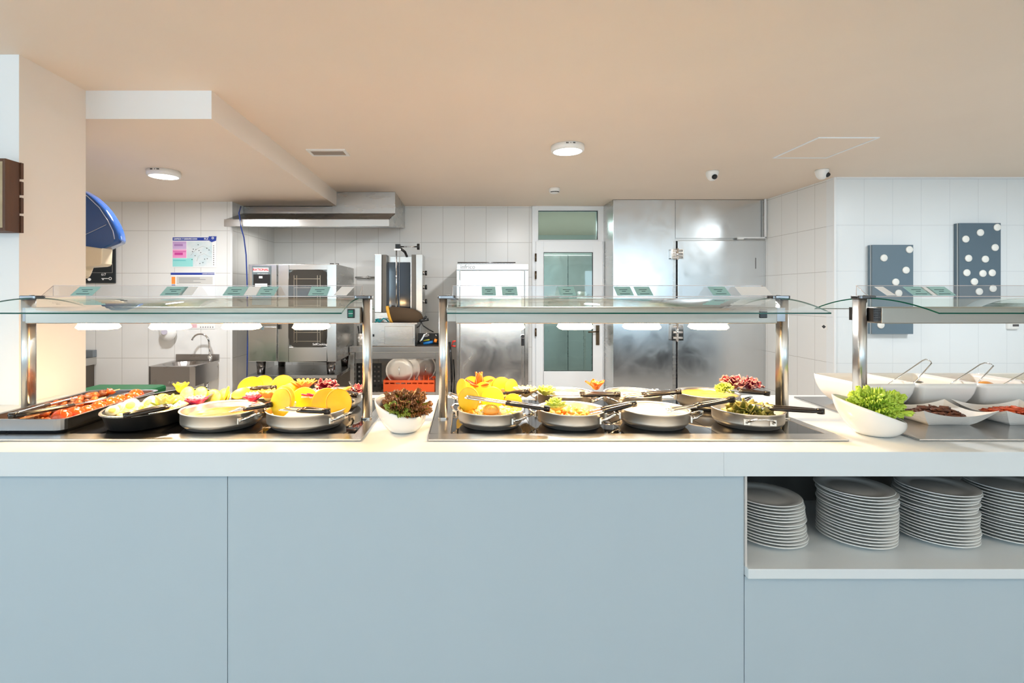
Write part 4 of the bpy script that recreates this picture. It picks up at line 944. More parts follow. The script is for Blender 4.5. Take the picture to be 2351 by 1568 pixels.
# ================================================================ pans
def handles(c, r, z, a, t, s=1.0):
    for k in (0, 180):
        A = R(a+k); M = Matrix.Translation(c) @ Matrix.Rotation(A, 4, 'Z'); w2 = .042*s
        pts = [(r-.002, -w2, z-.018), (r+.016, -w2*.95, z-.012), (r+.036, -w2*.6, z-.001), (r+.042, 0, z+.003), (r+.036, w2*.6, z-.001), (r+.016, w2*.95, z-.012), (r-.002, w2, z-.018)]
        h_ = MB().tube(pts, .0048, 8, M=M, flat=.8).build('handle', m_chrome, t)
        for q in (-w2, w2): MB().box(r-.004, r+.0015, q-.010, q+.010, z-.028, z-.008, M=M).ball(M @ Vector((r+.001, q, z-.018)), .005, 8, 6).build('mount', m_pan, h_)
def pan(x, y, r, lb, a=-28, h=.058, m=None, dark=False):
    c = (x, y, HZ+.0005); t = thing('saute_pan' if not dark else 'black_pan', lb, 'pan', c)
    mb = MB(); pr = [(0,0),(r*.82,0),(r*.86,.002),(r*.88,.007),(r*.93,.011),(r*.975,.018),(r*.985,.024),(r*.985,h-.004),(r+.003,h),(r+.002,h+.002),(r-.004,h)]
    mb.lathe(pr, 56, 0, c); mb.lathe([(r-.004,h),(r*.95,h-.006),(r*.95,.022),(r*.86,.012),(0,.012)], 56, 1, c)
    mb.build('body', [m or m_pan, m_panin], t); handles(Vector(c), r*.99, h-.006, a, t)
    return Vector((x, y, HZ+h))
RF = .119
PF = [pan(.0895, 1.888, RF, 'front steel pan of pale croquettes beside the left post of the middle guard', -32),
      pan(.385, 1.888, RF+.003, 'front steel pan of orange stew, second from left on the middle hob', -27),
      pan(.690, 1.888, RF+.004, 'front steel pan of white cream soup on the middle hob', -15),
      pan(1.033, 1.888, RF+.002, 'front steel pan of wilted leaves at the right of the middle hob', -100)]
PB = [pan(.085, 2.195, RF, 'rear steel pan of yellow squash slices at the left of the middle hob', 178),
      pan(.425, 2.20, RF, 'rear steel pan behind the orange stew', -20), pan(.712, 2.195, RF, 'rear steel pan behind the white soup', 30),
      pan(1.03, 2.195, RF+.006, 'rear steel pan of yellow sauce under the radicchio', 150)]
PL = [pan(-.893, 1.884, .14, 'front steel pan of orange soup on the left hob', -25, .060), pan(-.583, 1.884, .142, 'front steel pan ringed with yellow slices on the left hob', -22, .060),
      pan(-.86, 2.19, .13, 'rear steel pan with yellow slices on the left hob', 80), pan(-.575, 2.195, .128, 'rear steel pan of red salad beside the right post of the left guard', -55)]

# food materials
def food(name, c1, c2=None, rough=.4, vs=30, bump=.3, bs=60, sss=0, **k): return mat(name, c1, rough, 0, c2, vs, .35, (1,1,1), bump, bs, sss=sss, **k)
f_orange = food('orange_soup', (.42,.10,.008), (.50,.15,.016), .3, 25, .25, 60)
f_cream = food('cream_soup', (.86,.80,.62), (.90,.86,.74), .3, 12, .1, 20)
f_ysauce = food('yellow_sauce', (.84,.50,.02), (.86,.62,.08), .3, 18, .2, 40)
f_croq = food('pale_croquette', (.80,.56,.22), (.85,.72,.42), .6, 60, .6, 120)
f_stew = food('orange_stew', (.72,.17,.012), (.78,.33,.035), .45, 60, .5, 90)
f_squash = food('yellow_squash', (.84,.53,.008), (.88,.60,.02), .4, 20, .15, 60)
f_squashd = food('deep_yellow_squash', (.82,.37,.006), (.86,.44,.012), .4, 20, .15, 60)
f_rice = food('white_rice', (.76,.70,.54), (.80,.76,.66), .6, 150, .8, 260)
f_tom = food('tomato_skin', (.60,.045,.005), (.68,.09,.010), .15, 15, .05, 20, coat=.4)
f_tomf = food('tomato_flesh', (.78,.20,.05), (.72,.10,.02), .3, 40, .3, 60)
f_meat = food('red_brown_meat', (.26,.045,.010), (.42,.11,.02), .4, 60, .7, 90)
f_meatd = food('charred_meat', (.07,.02,.008), (.18,.05,.014), .5, 60, .7, 90)
f_stick = food('skewer_wood', (.80,.62,.32), None, .6)
f_egg = food('egg_white', (.80,.77,.62), (.76,.70,.45), .35, 40, .1, 60)
f_yolk = food('egg_yolk', (.88,.62,.08), (.85,.72,.20), .5, 60, .3, 90)
f_lemon = food('lemon_flesh', (.80,.66,.12), (.82,.74,.30), .35, 60, .2, 80); f_lemr = food('lemon_rind', (.86,.66,.04), None, .4)
f_onp = food('onion_purple', (.42,.02,.09), (.55,.05,.16), .3, 30); f_onw = food('onion_white', (.78,.62,.64), (.70,.28,.40), .35, 60)
f_mel = food('melon_orange', (.84,.30,.04), (.86,.44,.10), .4, 20); f_melw = food('melon_cream', (.82,.66,.38), (.80,.56,.24), .4, 20)
f_lime = food('artichoke_leaf', (.36,.48,.05), (.60,.66,.14), .4, 20); f_red = food('red_pepper', (.78,.09,.01), (.86,.18,.02), .18, 12, .05, 20, coat=.5)
f_rad = food('radicchio_leaf', (.17,.006,.022), (.36,.02,.06), .35, 30, .5, 40); f_radw = food('radicchio_rib', (.62,.40,.36), (.40,.08,.11), .4, 60)
f_leafy = food('braised_leaf', (.06,.11,.012), (.26,.26,.045), .35, 20, .5, 40); f_leafb = food('braised_leaf_edge', (.30,.24,.07), (.14,.16,.02), .4, 30, .5, 50)
f_let = food('lettuce_green', (.16,.36,.015), (.30,.52,.04), .4, 25, .3, 60); f_lett = food('lettuce_tip', (.42,.62,.05), (.55,.70,.08), .4, 40, .3, 60)
f_lol = food('lollo_green', (.18,.26,.03), (.34,.40,.05), .4, 25, .3, 60); f_lolt = food('lollo_tip', (.13,.035,.012), (.30,.12,.025), .4, 30, .3, 60)
f_mush = food('dried_mushroom', (.06,.015,.008), (.18,.055,.02), .5, 60, .6, 90); f_redm = food('dried_tomato', (.50,.05,.015), (.62,.12,.03), .4, 60, .6, 90)
def surf(c, r, dz, m, nm, lb, cat, amp=.0015, seed=1):
    z = c.z+dz
    mb = MB().grid(lambda u, v: (c.x+r*.945*u*math.cos(2*math.pi*v), c.y+r*.945*u*math.sin(2*math.pi*v), z+amp*noise.noise(Vector((u*r*40*math.cos(2*math.pi*v)+seed, u*r*40*math.sin(2*math.pi*v), seed)))), 14, 40)
    mb.add([(c.x+r*.94*math.cos(a_*.3142), c.y+r*.94*math.sin(a_*.3142), z-.012) for a_ in range(20)], [tuple(range(20))[::-1]])
    return tag(mb.build(nm, m), lb, cat, None, 'stuff')
def pile(c, r, dz, top, n, sz, mats, nm, lb, cat, seed=1, sc=(1,1,1), rough=.5, kind='stuff', sy=1.0, flat=1):
    rnd = random.Random(seed); mb = MB()
    for k in range(n):
        q = math.sqrt(rnd.random()); a = rnd.random()*2*math.pi; z = c.z+dz+top*(1-q*q)*rnd.uniform(.4, 1)
        s_ = sz*rnd.uniform(.7, 1.3); M = Matrix.Translation((c.x+r*q*math.cos(a), c.y+sy*r*q*math.sin(a), z)) @ Matrix.Rotation(rnd.random()*6, 4, 'Z') @ Matrix.Rotation(rnd.uniform(-.5,.5)*flat, 4, 'X')
        mb.ball((0,0,0), s_, 8, 6, rnd.randrange(len(mats)), sc, M, rough, k)
    mb.lathe([(0, dz-.004), (r*.98, dz-.004), (r*.98, dz), (r*.6, dz+top*.35), (0, dz+top*.5)], 24, 0, (c.x, c.y, c.z), 1, sy)
    return tag(mb.build(nm, mats), lb, cat, None, kind)
def petal(mb, M, L, W, curl, cup, mi=0, mi2=None, pt=1.0, nu=7, nv=6, th=.0):
    def fn(u, v):
        s = v*2-1; wv = W*math.sin(math.pi*min(1, .18+.82*u)**pt)**.8 if pt else W
        if u > .999: wv = W*.02
        x = s*wv; y = L*(math.sin(u*curl)/max(curl, .01)) if curl > 0 else L*u; z = L*u*math.cos(u*curl*.5)
        out = L*.5*curl*u*u
        return M @ Vector((x, out-cup*(1-s*s)*0+cup*s*s*-1, z))
    mb.grid(fn, nu, nv, mi, True, (lambda u, v: mi2 if (mi2 is not None and u > .55) else mi))
def flower(name, c, lb, cat, mats, layers, group=None, core=None):
    # layers: (count, length, halfwidth, tilt deg, curl, base radius, material)
    mb = MB(); rnd = random.Random(int(abs(c[0])*9999))
    for li, (n, L, W, tilt, curl, br, mi) in enumerate(layers):
        for k in range(n):
            a = 2*math.pi*(k+.5*(li % 2))/n+rnd.uniform(-.08,.08)
            M = Matrix.Translation(c) @ Matrix.Rotation(a, 4, 'Z') @ Matrix.Translation((0, br, 0)) @ Matrix.Rotation(R(-tilt+rnd.uniform(-4,4)), 4, 'X')
            petal(mb, M, L, W, curl, W*.35, mi)
    if core: mb.ball((c[0], c[1], c[2]+core[1]), core[0], 14, 10, core[2])
    o = mb.build(name, mats, None, solid=.0025, fix=False, origin=tuple(c)); return tag(o, lb, cat, group)
def disc(c, r, th, yaw, tilt, mats, name, lb, cat, group=None, face=True, sq=1.0, roll=0):
    M = Matrix.Translation(c) @ Matrix.Rotation(R(yaw), 4, 'Z') @ Matrix.Rotation(R(90-tilt), 4, 'X') @ Matrix.Rotation(R(roll), 4, 'Z')
    mb = MB()
    mb.lathe([(0,-th/2),(r*.93,-th/2)], 28, 0, M=M, sx=1, sy=sq); mb.lathe([(r*.93,-th/2),(r,-th*.3),(r,th*.3),(r*.93,th/2)], 28, 1 if len(mats) > 1 else 0, M=M, sx=1, sy=sq); mb.lathe([(r*.93,th/2),(0,th/2)], 28, 0, M=M, sx=1, sy=sq)
    if len(mats) > 2: mb.lathe([(0,-th/2-.0016),(r*.5,-th/2-.0006),(r*.52,-th/2)], 20, 2, M=M); mb.lathe([(0,th/2+.0016),(r*.5,th/2+.0006),(r*.52,th/2)], 20, 2, M=M)
    return tag(mb.build(name, mats, None, origin=tuple(c)), lb, cat, group)
def leafhead(name, c, lb, n, L, mats, seed, spread=80, W=.04, ruff=.009, freq=26, ctr=0, cat='lettuce', up=.0, tilt0=4, sq=(1,1), dirx=0, tipu=.6, nvv=30, jit=0):
    rnd = random.Random(seed); mb = MB()
    for k in range(n):
        f = (k+.5)/n; a = k*2.39996; tl = R(tilt0+(spread-tilt0)*f**.75); l = L*rnd.uniform(.85-6*jit,1.12); w_ = W*rnd.uniform(.8,1.2); ph = rnd.random()*6
        M = Matrix.Translation((c[0]+rnd.uniform(-jit,jit), c[1]+rnd.uniform(-jit,jit), c[2]+rnd.uniform(-jit*.3,jit*.3))) @ Matrix.Diagonal((sq[0], sq[1], 1, 1)) @ Matrix.Rotation(a, 4, 'Z') @ Matrix.Rotation(-tl+dirx, 4, 'X')
        fr = freq*rnd.uniform(.8,1.2)
        def fn(u, v, M=M, l=l, w_=w_, ph=ph, fr=fr):
            s = v*2-1; uu = u**.8; ww = w_*(.25+.75*math.sin(min(1, uu*1.15)*math.pi*.5))
            ru = ruff*uu**2.2
            e = abs(s)**2*uu
            z = l*uu*(1-.22*s*s); x = s*ww; y = ru*(math.sin(fr*s+ph)+.5*math.sin(2.3*fr*s+ph*2+u*9))+ .5*ruff*e*math.sin(fr*1.3*u+ph)*2 + l*.22*uu*uu
            z += ru*.8*math.cos(fr*1.7*s+ph)
            return M @ Vector((x, y, z))
        mb.grid(fn, 10, nvv, 0, True, lambda u, v: 1 if (u > tipu or v < .1 or v > .9) else 0)
    return tag(mb.build(name, mats, None, solid=.0008, fix=False, origin=tuple(c)), lb, cat)
def tongs(name, p0, p1, lb, lg=.5, opening=.035, m1=None, m2=None, side=(0,0,1), cat='tongs', black=.42, wide=.011):
    # p0: hinge end (black grips), p1: tips
    p0, p1 = Vector(p0), Vector(p1); ax = (p1-p0); L = ax.length; ax.normalize(); s = Vector(side).cross(ax)
    if s.length < .01: s = Vector((1,0,0))
    s.normalize(); up = ax.cross(s).normalized()
    t = thing(name, lb, cat, tuple(p0)); m1 = m1 or m_chrome; m2 = m2 or m_grip
    for q in (-1, 1):
        def pt(u): return p0+ax*L*u+s*q*(.006+opening*.5*math.sin(math.pi*min(1, u*1.0)*.62))
        arm = MB(); pts = [pt(u/10) for u in range(0, 11)]
        arm.tube(pts, [.006]*3+[.0062, .0068, .0072, .0078, .0085, .0095, .011, .009], 6, flat=.45, up=up)
        ar = arm.build('arm', m1, t)
        MB().tube([pt(u*black/6) for u in range(0, 7)], [wide*.8, wide, wide, wide, wide, wide, wide*.85], 8, flat=.62, up=up).build('grip', m2, ar)
    MB().cyl(p0-up*.009+ax*.002, p0+up*.009+ax*.002, .012, 12).build('hinge', m2, t)
    return t

# ---------------------------------------------------------------- middle hob, front row
c = PF[0]
pile(c, .103, -.022, .02, 120, .012, [f_croq, f_croq, f_squashd], 'croquettes', 'pale golden croquettes filling the front pan under the large tongs', 'food', 3, (1.3,1,.9))
for i, (px, py, dd_, r_, yw_, tl, mm) in enumerate([(1076,918,1.905,.047,-35,8,f_squash), (1130,915,1.985,.046,0,18,f_squash), (1178,925,1.965,.036,10,12,f_squashd)]):
    disc(P(px, py, dd_), r_, .006, yw_, tl, [mm, f_squashd], 'squash_slice', ['yellow squash slice standing at the left rim of the croquette pan', 'yellow squash slice at the back rim of the croquette pan', 'smaller yellow squash slice at the back right of the croquette pan'][i], 'squash slice', 'squash slices around the croquette pan')
cc = P(1128,941,1.82); t = thing('tomato_half', 'orange scored tomato half on the croquettes', 'tomato', cc)
MB().ball(cc, .026, 18, 12, 0, (1.15,1,.72)).build('flesh', f_mel, t)
mb = MB()
for k in range(6): a = k*math.pi/6; mb.tube([(cc.x+1.15*.0262*math.cos(a)*math.sin(q), cc.y+.0262*math.sin(a)*math.sin(q), cc.z+.72*.0262*math.cos(q)) for q in [x*.25-1.25 for x in range(11)]], .0012, 4)
mb.build('skin_cut', f_lemr, t)
tongs('serving_tongs', P(1257,938,1.80), P(1070,911,1.86)+Vector((0,0,.0)), 'large silver tongs with black grips lying across the croquette pan', opening=.02, wide=.0115, black=.5)
c = PF[1]
pile(c, .10, -.03, .018, 110, .0125, [f_stew, f_stew, f_mel], 'chickpea_stew', 'orange chickpea stew in the second front pan', 'food', 5)
surf(c, RF, -.033, f_tomf, 'stew_sauce', 'red sauce around the stew in the second front pan', 'sauce')
flower('artichoke', P(1276,941,1.86), 'pale green artichoke flower standing in the stew pan', 'artichoke', [f_lime], [(6,.046,.011,4,.1,.003,0),(8,.044,.014,16,.2,.007,0),(9,.040,.015,32,.3,.010,0),(9,.034,.016,52,.3,.012,0)], core=(.012,.008,0))
tongs('serving_tongs', P(1456,927,1.84), P(1352,950,1.86)+Vector((0,0,.004)), 'black gripped tongs between the stew pan and the white soup pan', opening=.03, black=.72, wide=.013)
c = PF[2]
surf(c, RF+.004, -.012, f_cream, 'cream_soup', 'smooth white cream soup in the third front pan', 'soup', .001)
tongs('serving_tongs', P(1681,917,1.83), P(1530,943,1.86), 'black handled tongs from the white soup towards the wilted leaves', opening=.02, black=.56, wide=.011, cat='tongs')
c = PF[3]
leafhead('braised_leaves', (c.x+.005, c.y-.01, c.z-.045), 'wilted green and brown leaves filling the right front pan', 30, .086, [f_leafy, f_leafb], 8, 75, .042, .010, 5, cat='food', tilt0=12)
tongs('serving_tongs', P(1886,944,1.76), P(1718,932,1.88), 'long black tongs pointing right from the wilted leaves', opening=.028, black=.72, wide=.0115)
# rear row
c = PB[0]
surf(c, RF, -.015, f_squashd, 'squash_puree', 'deep yellow puree in the rear left pan', 'food')
for i, (px, py, dd_, r_, yw_, tl, mm) in enumerate([(1060,893,2.15,.043,-60,5,f_squash), (1083,887,2.24,.044,-20,10,f_squash), (1122,887,2.30,.046,0,8,f_squash), (1152,889,2.29,.046,10,8,f_squash), (1174,891,2.22,.040,40,8,f_squash), (1110,897,2.09,.036,-10,15,f_squashd)]):
    disc(P(px, py, dd_), r_, .006, yw_, tl, [mm, f_squashd], 'squash_slice', ['bright squash slice, %s in the rear left pan, middle hob' % q for q in ('leftmost','second from left','back centre','right of centre','rightmost','low front')][i], 'squash slice', 'squash slices in the rear left pan')
flower('pepper_flower', P(1101,897,2.13), 'red pepper cut as a pointed flower on the yellow slices', 'pepper', [f_red], [(5,.070,.019,48,.35,.004,0),(3,.078,.02,6,.1,.004,0)], core=(.019,.012,0))
flower('melon_flower', P(1207,908,2.12), 'cream coloured carved melon flower between the rear pans', 'melon', [f_melw, f_rice], [(10,.036,.0095,10,.3,.006,1),(12,.046,.0115,32,.25,.012,0),(12,.050,.013,50,.2,.014,0)], core=(.016,.010,0))
tongs('serving_tongs', P(1211,898,2.03), P(1152,903,2.10), 'short dark tongs resting before the cream melon flower', opening=.02, black=.7, m1=m_dchrome)
flower('artichoke', P(1253,906,2.10), 'lime green artichoke flower at the left rim of the second rear pan', 'artichoke', [f_lime, f_lemon], [(6,.034,.010,5,.2,.003,1),(9,.040,.011,25,.2,.008,0),(9,.040,.012,45,.2,.012,0)], core=(.012,.008,0))
surf(PB[1], RF, -.014, f_croq, 'pale_soup', 'pale golden soup in the second rear pan', 'soup')
tongs('serving_tongs', P(1419,905,2.06), P(1255,905,2.10), 'brown gripped tongs lying across the second rear pan', opening=.03, black=.53, wide=.012)
flower('tomato_flower', P(1368,892,2.14), 'red tomato cut as an open flower above the rear pans', 'tomato', [f_red, f_mel], [(5,.046,.018,48,.1,.008,0),(4,.030,.014,15,.3,.003,1)], core=(.018,.013,0))
surf(PB[2], RF, -.014, f_croq, 'golden_soup', 'golden soup in the third rear pan', 'soup')
tongs('serving_tongs', P(1559,899,2.08), P(1432,910,2.11), 'brown gripped tongs lying across the third rear pan', opening=.03, black=.66, wide=.012)
surf(PB[3], RF+.006, -.008, f_ysauce, 'yellow_sauce', 'bright yellow sauce in the right rear pan', 'sauce', .003)
leafhead('frisee', P(1662,898,2.10), 'small curly yellow-green leaf garnish in the right rear pan', 16, .036, [f_lime, f_lime], 3, 80, .018, .005, 9, cat='garnish')
leafhead('radicchio', P(1682,893,2.16)-Vector((0,0,.0)), 'left purple-red radicchio head cut as a flower', 14, .060, [f_rad, f_radw], 21, 44, .028, .006, 5, cat='radicchio', tilt0=2, tipu=.8)
leafhead('radicchio', P(1722,895,2.13)-Vector((0,0,.0)), 'right red and white radicchio head beside the first', 14, .050, [f_rad, f_radw], 22, 58, .028, .006, 5, cat='radicchio', tilt0=2, tipu=.8)
tongs('serving_tongs', P(1762,903,2.05), P(1665,893,2.10), 'black tongs under the radicchio in the right rear pan', opening=.025, black=.7, wide=.01)
# ---------------------------------------------------------------- left hob
c = PL[0]
surf(c, .14, -.022, f_orange, 'orange_soup', 'thick orange soup in the front pan of the left hob', 'soup', .003)
tongs('serving_tongs', P(619,929,1.85), P(535,945,1.86)+Vector((0,0,.004)), 'black tongs over the right rim of the orange soup pan', opening=.03, black=.62, wide=.012)
c = PL[1]
surf(c, .142, -.022, f_rice, 'white_rice', 'white rice in the pan ringed with yellow slices', 'rice', .006)
for i, (px, py, dd_, r_, yw_, tl, mm) in enumerate([(645,924,1.84,.052,-30,12,f_squash), (652,916,1.93,.05,-20,10,f_squashd), (698,922,2.0,.056,0,14,f_squashd), (750,925,1.93,.056,20,12,f_squashd), (778,924,1.87,.050,38,14,f_squash)]):
    disc(P(px, py, dd_), r_, .006, yw_, tl, [mm, f_squashd], 'squash_slice', ['large yellow squash slice, %s around the rice pan' % q for q in ('leftmost and nearest','left, second','back centre','right of centre','rightmost')][i], 'squash slice', 'squash slices around the rice pan')
tongs('serving_tongs', P(752,944,1.76), P(650,938,1.80), 'brown gripped tongs resting in the rice pan', opening=.028, black=.6, wide=.012)
c = PL[2]
surf(c, .13, -.015, f_ysauce, 'yellow_curry', 'yellow curry in the rear pan of the left hob', 'food', .004)
for i, (px, py, dd_, r_, yw_, tl, mm) in enumerate([(521,903,2.12,.030,-60,15,f_squash), (553,903,2.08,.036,-8,62,f_squashd), (573,888,2.28,.052,0,40,f_squash), (602,886,2.30,.05,0,30,f_squash), (650,888,2.19,.050,20,8,f_squash), (668,897,2.12,.034,30,18,f_squashd)]):
    disc(P(px, py, dd_), r_, .006, yw_, tl, [mm, f_squashd], 'squash_slice', ['yellow squash slice, %s, rear pan of the left hob' % q for q in ('leftmost','lying low at the front','leaning at the back left','leaning at the back centre','large upright one at right','small one low at right')][i], 'squash slice', 'squash slices in the rear pan of the left hob')
tongs('serving_tongs', P(630,889,2.13), P(560,892,2.16), 'brown gripped tongs over the yellow curry', opening=.025, black=.68, wide=.012)
flower('onion_flower', P(581,921,2.02), 'purple and white onion flower behind the orange soup pan', 'onion', [f_onp, f_onw], [(8,.026,.009,6,.2,.004,1),(10,.038,.012,24,.3,.008,1),(10,.034,.014,40,.5,.011,0)], core=(.013,.008,1))
flower('melon_flower', P(616,916,2.02), 'yellow-orange melon flower between the rice pan and the onion flower', 'melon', [f_mel, f_lemon], [(6,.030,.010,6,.2,.004,1),(9,.046,.014,38,.2,.010,0)], core=(.016,.008,1))
c = PL[3]
pile(c, .112, -.02, .03, 70, .014, [f_rad, f_onw, f_onp], 'red_salad', 'red radicchio and onion salad in the rear right pan of the left hob', 'food', 9, (1.6,1,.5), .8)
flower('onion_flower', P(722,910,2.03)-Vector((0,0,.004)), 'pink sliced onion heap in front of the red salad', 'onion', [f_onw, f_onp], [(8,.030,.012,25,.2,.006,0),(10,.045,.014,58,.2,.012,1),(8,.04,.012,72,.2,.015,0)], core=(.014,.006,1))
flower('melon_flower', P(698,892,2.15), 'pale orange carved melon flower above the rice pan', 'melon', [f_mel], [(6,.030,.009,6,.2,.004,0),(9,.044,.011,25,.2,.010,0),(9,.052,.012,46,.15,.014,0)], core=(.017,.010,0))
leafhead('radicchio', P(750,893,2.16), 'dark purple radicchio leaves in the rear right pan of the left hob', 10, .05, [f_rad, f_radw], 31, 70, .026, .005, 5, tipu=.85, cat='radicchio', tilt0=5)
leafhead('radicchio', P(820,900,2.20), 'red radicchio tuft beside the right post of the left guard', 8, .035, [f_rad, f_radw], 33, 70, .02, .005, 5, tipu=.85, cat='radicchio', tilt0=5)
tag(MB().tube([P(786,897,2.12), P(797,893,2.12), P(806,888,2.13)], [.008,.009,.004], 8).build('yellow_pepper', f_mel), 'small yellow-orange pepper strip on the red salad', 'pepper')
tongs('serving_tongs', P(816,907,2.05), P(772,896,2.12), 'brown gripped tongs on the red salad', opening=.024, black=.62, wide=.012)
tag(MB().tube([P(816,897,2.12), P(808,886,2.16), P(803,876,2.18)], [.004,.004,.006], 6, flat=.5).build('serving_fork', m_chrome), 'slim steel fork handle standing up from the red salad', 'fork')
# oval black pan with egg salad
bx_, by_ = -1.182, 2.0; c0 = (bx_, by_, HZ+.0005)
t = thing('oval_pan', 'long oval black enamel pan of egg and potato salad', 'pan', c0); h = .058
mb = MB(); mb.lathe([(0,0),(.82,0),(.9,.006),(.985,h-.004),(1.02,h),(1.02,h+.003),(.975,h)], 56, 0, c0, .137, .265, power=2.3); mb.lathe([(.975,h),(.94,h-.01),(.88,.012),(0,.012)], 56, 0, c0, .137, .265, power=2.3); mb.build('body', m_blackm, t)
MB().lathe([(.97,h+.0032),(1.022,h+.0032),(1.024,h+.001),(1.02,h+.0045),(.97,h+.0045)], 56, 0, c0, .137, .265, power=2.3).build('rim', m_steel, t)
c = Vector((bx_, by_, HZ+h))
pile(c, .108, -.018, .018, 150, .013, [f_lemon, f_yolk, f_egg, f_croq], 'potato_salad', 'yellow potato and egg salad filling the oval black pan', 'food', 12, (1.3,1,.7), .6, sy=1.85)
rings = [(258,941,1.83,.022), (272,935,1.88,.024), (300,929,1.90,.030), (341,923,1.95,.032), (372,921,2.02,.034), (405,925,2.04,.036), (430,905,2.13,.036), (461,902,2.17,.030), (489,910,2.19,.034), (514,906,2.22,.030)]
for i, (px, py, dd_, r_) in enumerate(rings):
    if i in (0, 1, 2, 3):
        disc(P(px, py, dd_)-Vector((0,0,.004)), r_, .008, 20-40*(i % 2), 42, [f_egg, f_egg, f_yolk], 'egg_slice', 'round boiled egg slice, %s from the front in the oval pan' % ORD[i].replace('topmost','first'), 'egg slice', 'egg slices in the oval pan')
    else:
        disc(P(px, py, dd_)-Vector((0,0,.004)), r_, .008, -15+12*(i % 3), 18, [f_lemon, f_lemr], 'lemon_slice', 'pale lemon slice, %s from the left along the oval pan' % ORD[i-4].replace('topmost','first'), 'lemon slice', 'lemon slices along the oval pan')
flower('melon_flower', P(379,931,1.90)-Vector((0,0,.012)), 'yellow-green carved melon crown standing in the egg salad', 'melon', [f_lemon, f_lime], [(3,.030,.014,8,.1,.003,0),(6,.055,.017,30,.05,.010,0),(5,.050,.013,48,.05,.012,1)], core=(.012,.006,0))
flower('lemon_flower', P(416,898,2.20), 'bright yellow lemon crown at the back of the oval pan', 'lemon', [f_lemr], [(6,.040,.017,32,.1,.010,0)], core=(.020,.014,0))
flower('onion_flower', P(451,929,1.97)-Vector((0,0,.004)), 'purple edged white onion flower between egg salad and orange soup', 'onion', [f_onp, f_onw], [(8,.028,.010,6,.2,.004,1),(10,.040,.014,22,.3,.010,1),(8,.040,.017,36,.4,.014,0)], core=(.014,.010,1))
tongs('serving_tongs', P(290,954,1.735), P(395,930,1.82), 'chunky black tongs on the front rim of the oval pan', opening=.012, black=.9, wide=.013)
MB_ = MB(); 
# gastronorm tray
x0, x1, y0, y1 = -1.668, -1.366, 1.745, 2.30; zr = .958; zb = HZ+.0008
t = thing('steel_tray', 'rectangular steel tray of skewers and tomatoes at far left', 'tray', ((x0+x1)/2, (y0+y1)/2, zb))
def ring(x0, x1, y0, y1, z, r): return [(a, b, z) for a, b in rrect((x0+x1)/2, (y0+y1)/2, (x1-x0)/2, (y1-y0)/2, r, 5)]
rs = [ring(x0+.018,x1-.018,y0+.018,y1-.018,zb,.03), ring(x0+.010,x1-.010,y0+.010,y1-.010,zb+.010,.034), ring(x0+.008,x1-.008,y0+.008,y1-.008,zr-.004,.034), ring(x0-.002,x1+.002,y0-.002,y1+.002,zr-.003,.036), ring(x0-.002,x1+.002,y0-.002,y1+.002,zr,.036), ring(x0+.011,x1-.011,y0+.011,y1-.011,zr-.001,.032), ring(x0+.013,x1-.013,y0+.013,y1-.013,zb+.012,.03), ring(x0+.022,x1-.022,y0+.022,y1-.022,zb+.003,.026)]
n = len(rs[0]); vs = sum(rs, []); fs = [(k*n+i, k*n+(i+1) % n, (k+1)*n+(i+1) % n, (k+1)*n+i) for k in range(7) for i in range(n)]+[tuple(range(n))[::-1], tuple(range(7*n, 8*n))]
mb = MB(); mb.add(vs, fs, 0, False); mb.build('tray_body', steelmat('grey_tray_steel', (.30,.31,.33), .3, .03), t)
pile(Vector((-1.52, 2.02, zb+.006)), .118, .010, .012, 170, .014, [f_meat, f_meatd, f_meat, f_stew], 'braised_meat', 'red-brown braised meat pieces covering the tray', 'food', 14, (1.4,1,.7), .8, sy=1.85)
for i, (xx, ya, yb_) in enumerate([(-1.615, 1.93, 2.16), (-1.59, 1.88, 2.12), (-1.56, 1.96, 2.20), (-1.535, 1.85, 2.08), (-1.58, 2.02, 2.23)]):
    t = thing('meat_skewer', 'meat skewer, %s in the steel tray' % ['nearest the left wall of the tray','second from the left','with stick pointing to the oval pan','nearest the tomatoes','farthest back'][i], 'skewer', (xx, ya, .94), 0, 'meat skewers in the tray')
    zq = .946+.005*(i % 3); MB().cyl((xx-.02, ya-.06, zq), (xx+.05, yb_+.04, zq+.014), .002, 6).build('stick', f_stick, t)
    mb = MB()
    for k in range(7): f = .25+.1*k; mb.ball((xx-.02+.07*f, ya-.06+(yb_-ya+.1)*f, zq+.014*f), .017, 8, 6, k % 2, (1.1,.9,.75), None, .7, k+i)
    mb.build('meat', [f_meat, f_meatd], t)
for i, (px, py, dd_, r_) in enumerate([(142,951,1.80,.031), (180,945,1.86,.032), (203,941,1.92,.031), (228,930,1.985,.030), (258,921,2.045,.030), (285,915,2.09,.028), (300,910,2.15,.026), (327,903,2.20,.031)]):
    c = P(px, py, dd_); c.x = min(c.x, x1-.016-r_)
    t = thing('tomato_half', 'glossy roasted tomato half, %s from the front in the tray' % ORD[i].replace('topmost','first'), 'tomato', (c.x, c.y, c.z-.012), 0, 'roasted tomato halves in the tray')
    MB().ball((c.x, c.y, c.z-.01), r_, 18, 12, 0, (1,1,.85), None, .08, i).build('flesh', f_tom, t)
    mb = MB()
    for k in (0, 1): mb.tube([(c.x+math.cos(k*1.57+.5)*r_*.98*math.sin(q), c.y+math.sin(k*1.57+.5)*r_*.98*math.sin(q), c.z-.01+r_*.86*math.cos(q)) for q in [x*.2-1.0 for x in range(11)]], .0012, 4)
    mb.build('skin_cut', f_tomf, t)
tongs('serving_tongs', P(28,954,1.715), P(262,906,2.16)+Vector((0,0,.006)), 'large open tongs with black grips lying in the skewer tray', opening=.12, black=.42, wide=.013)

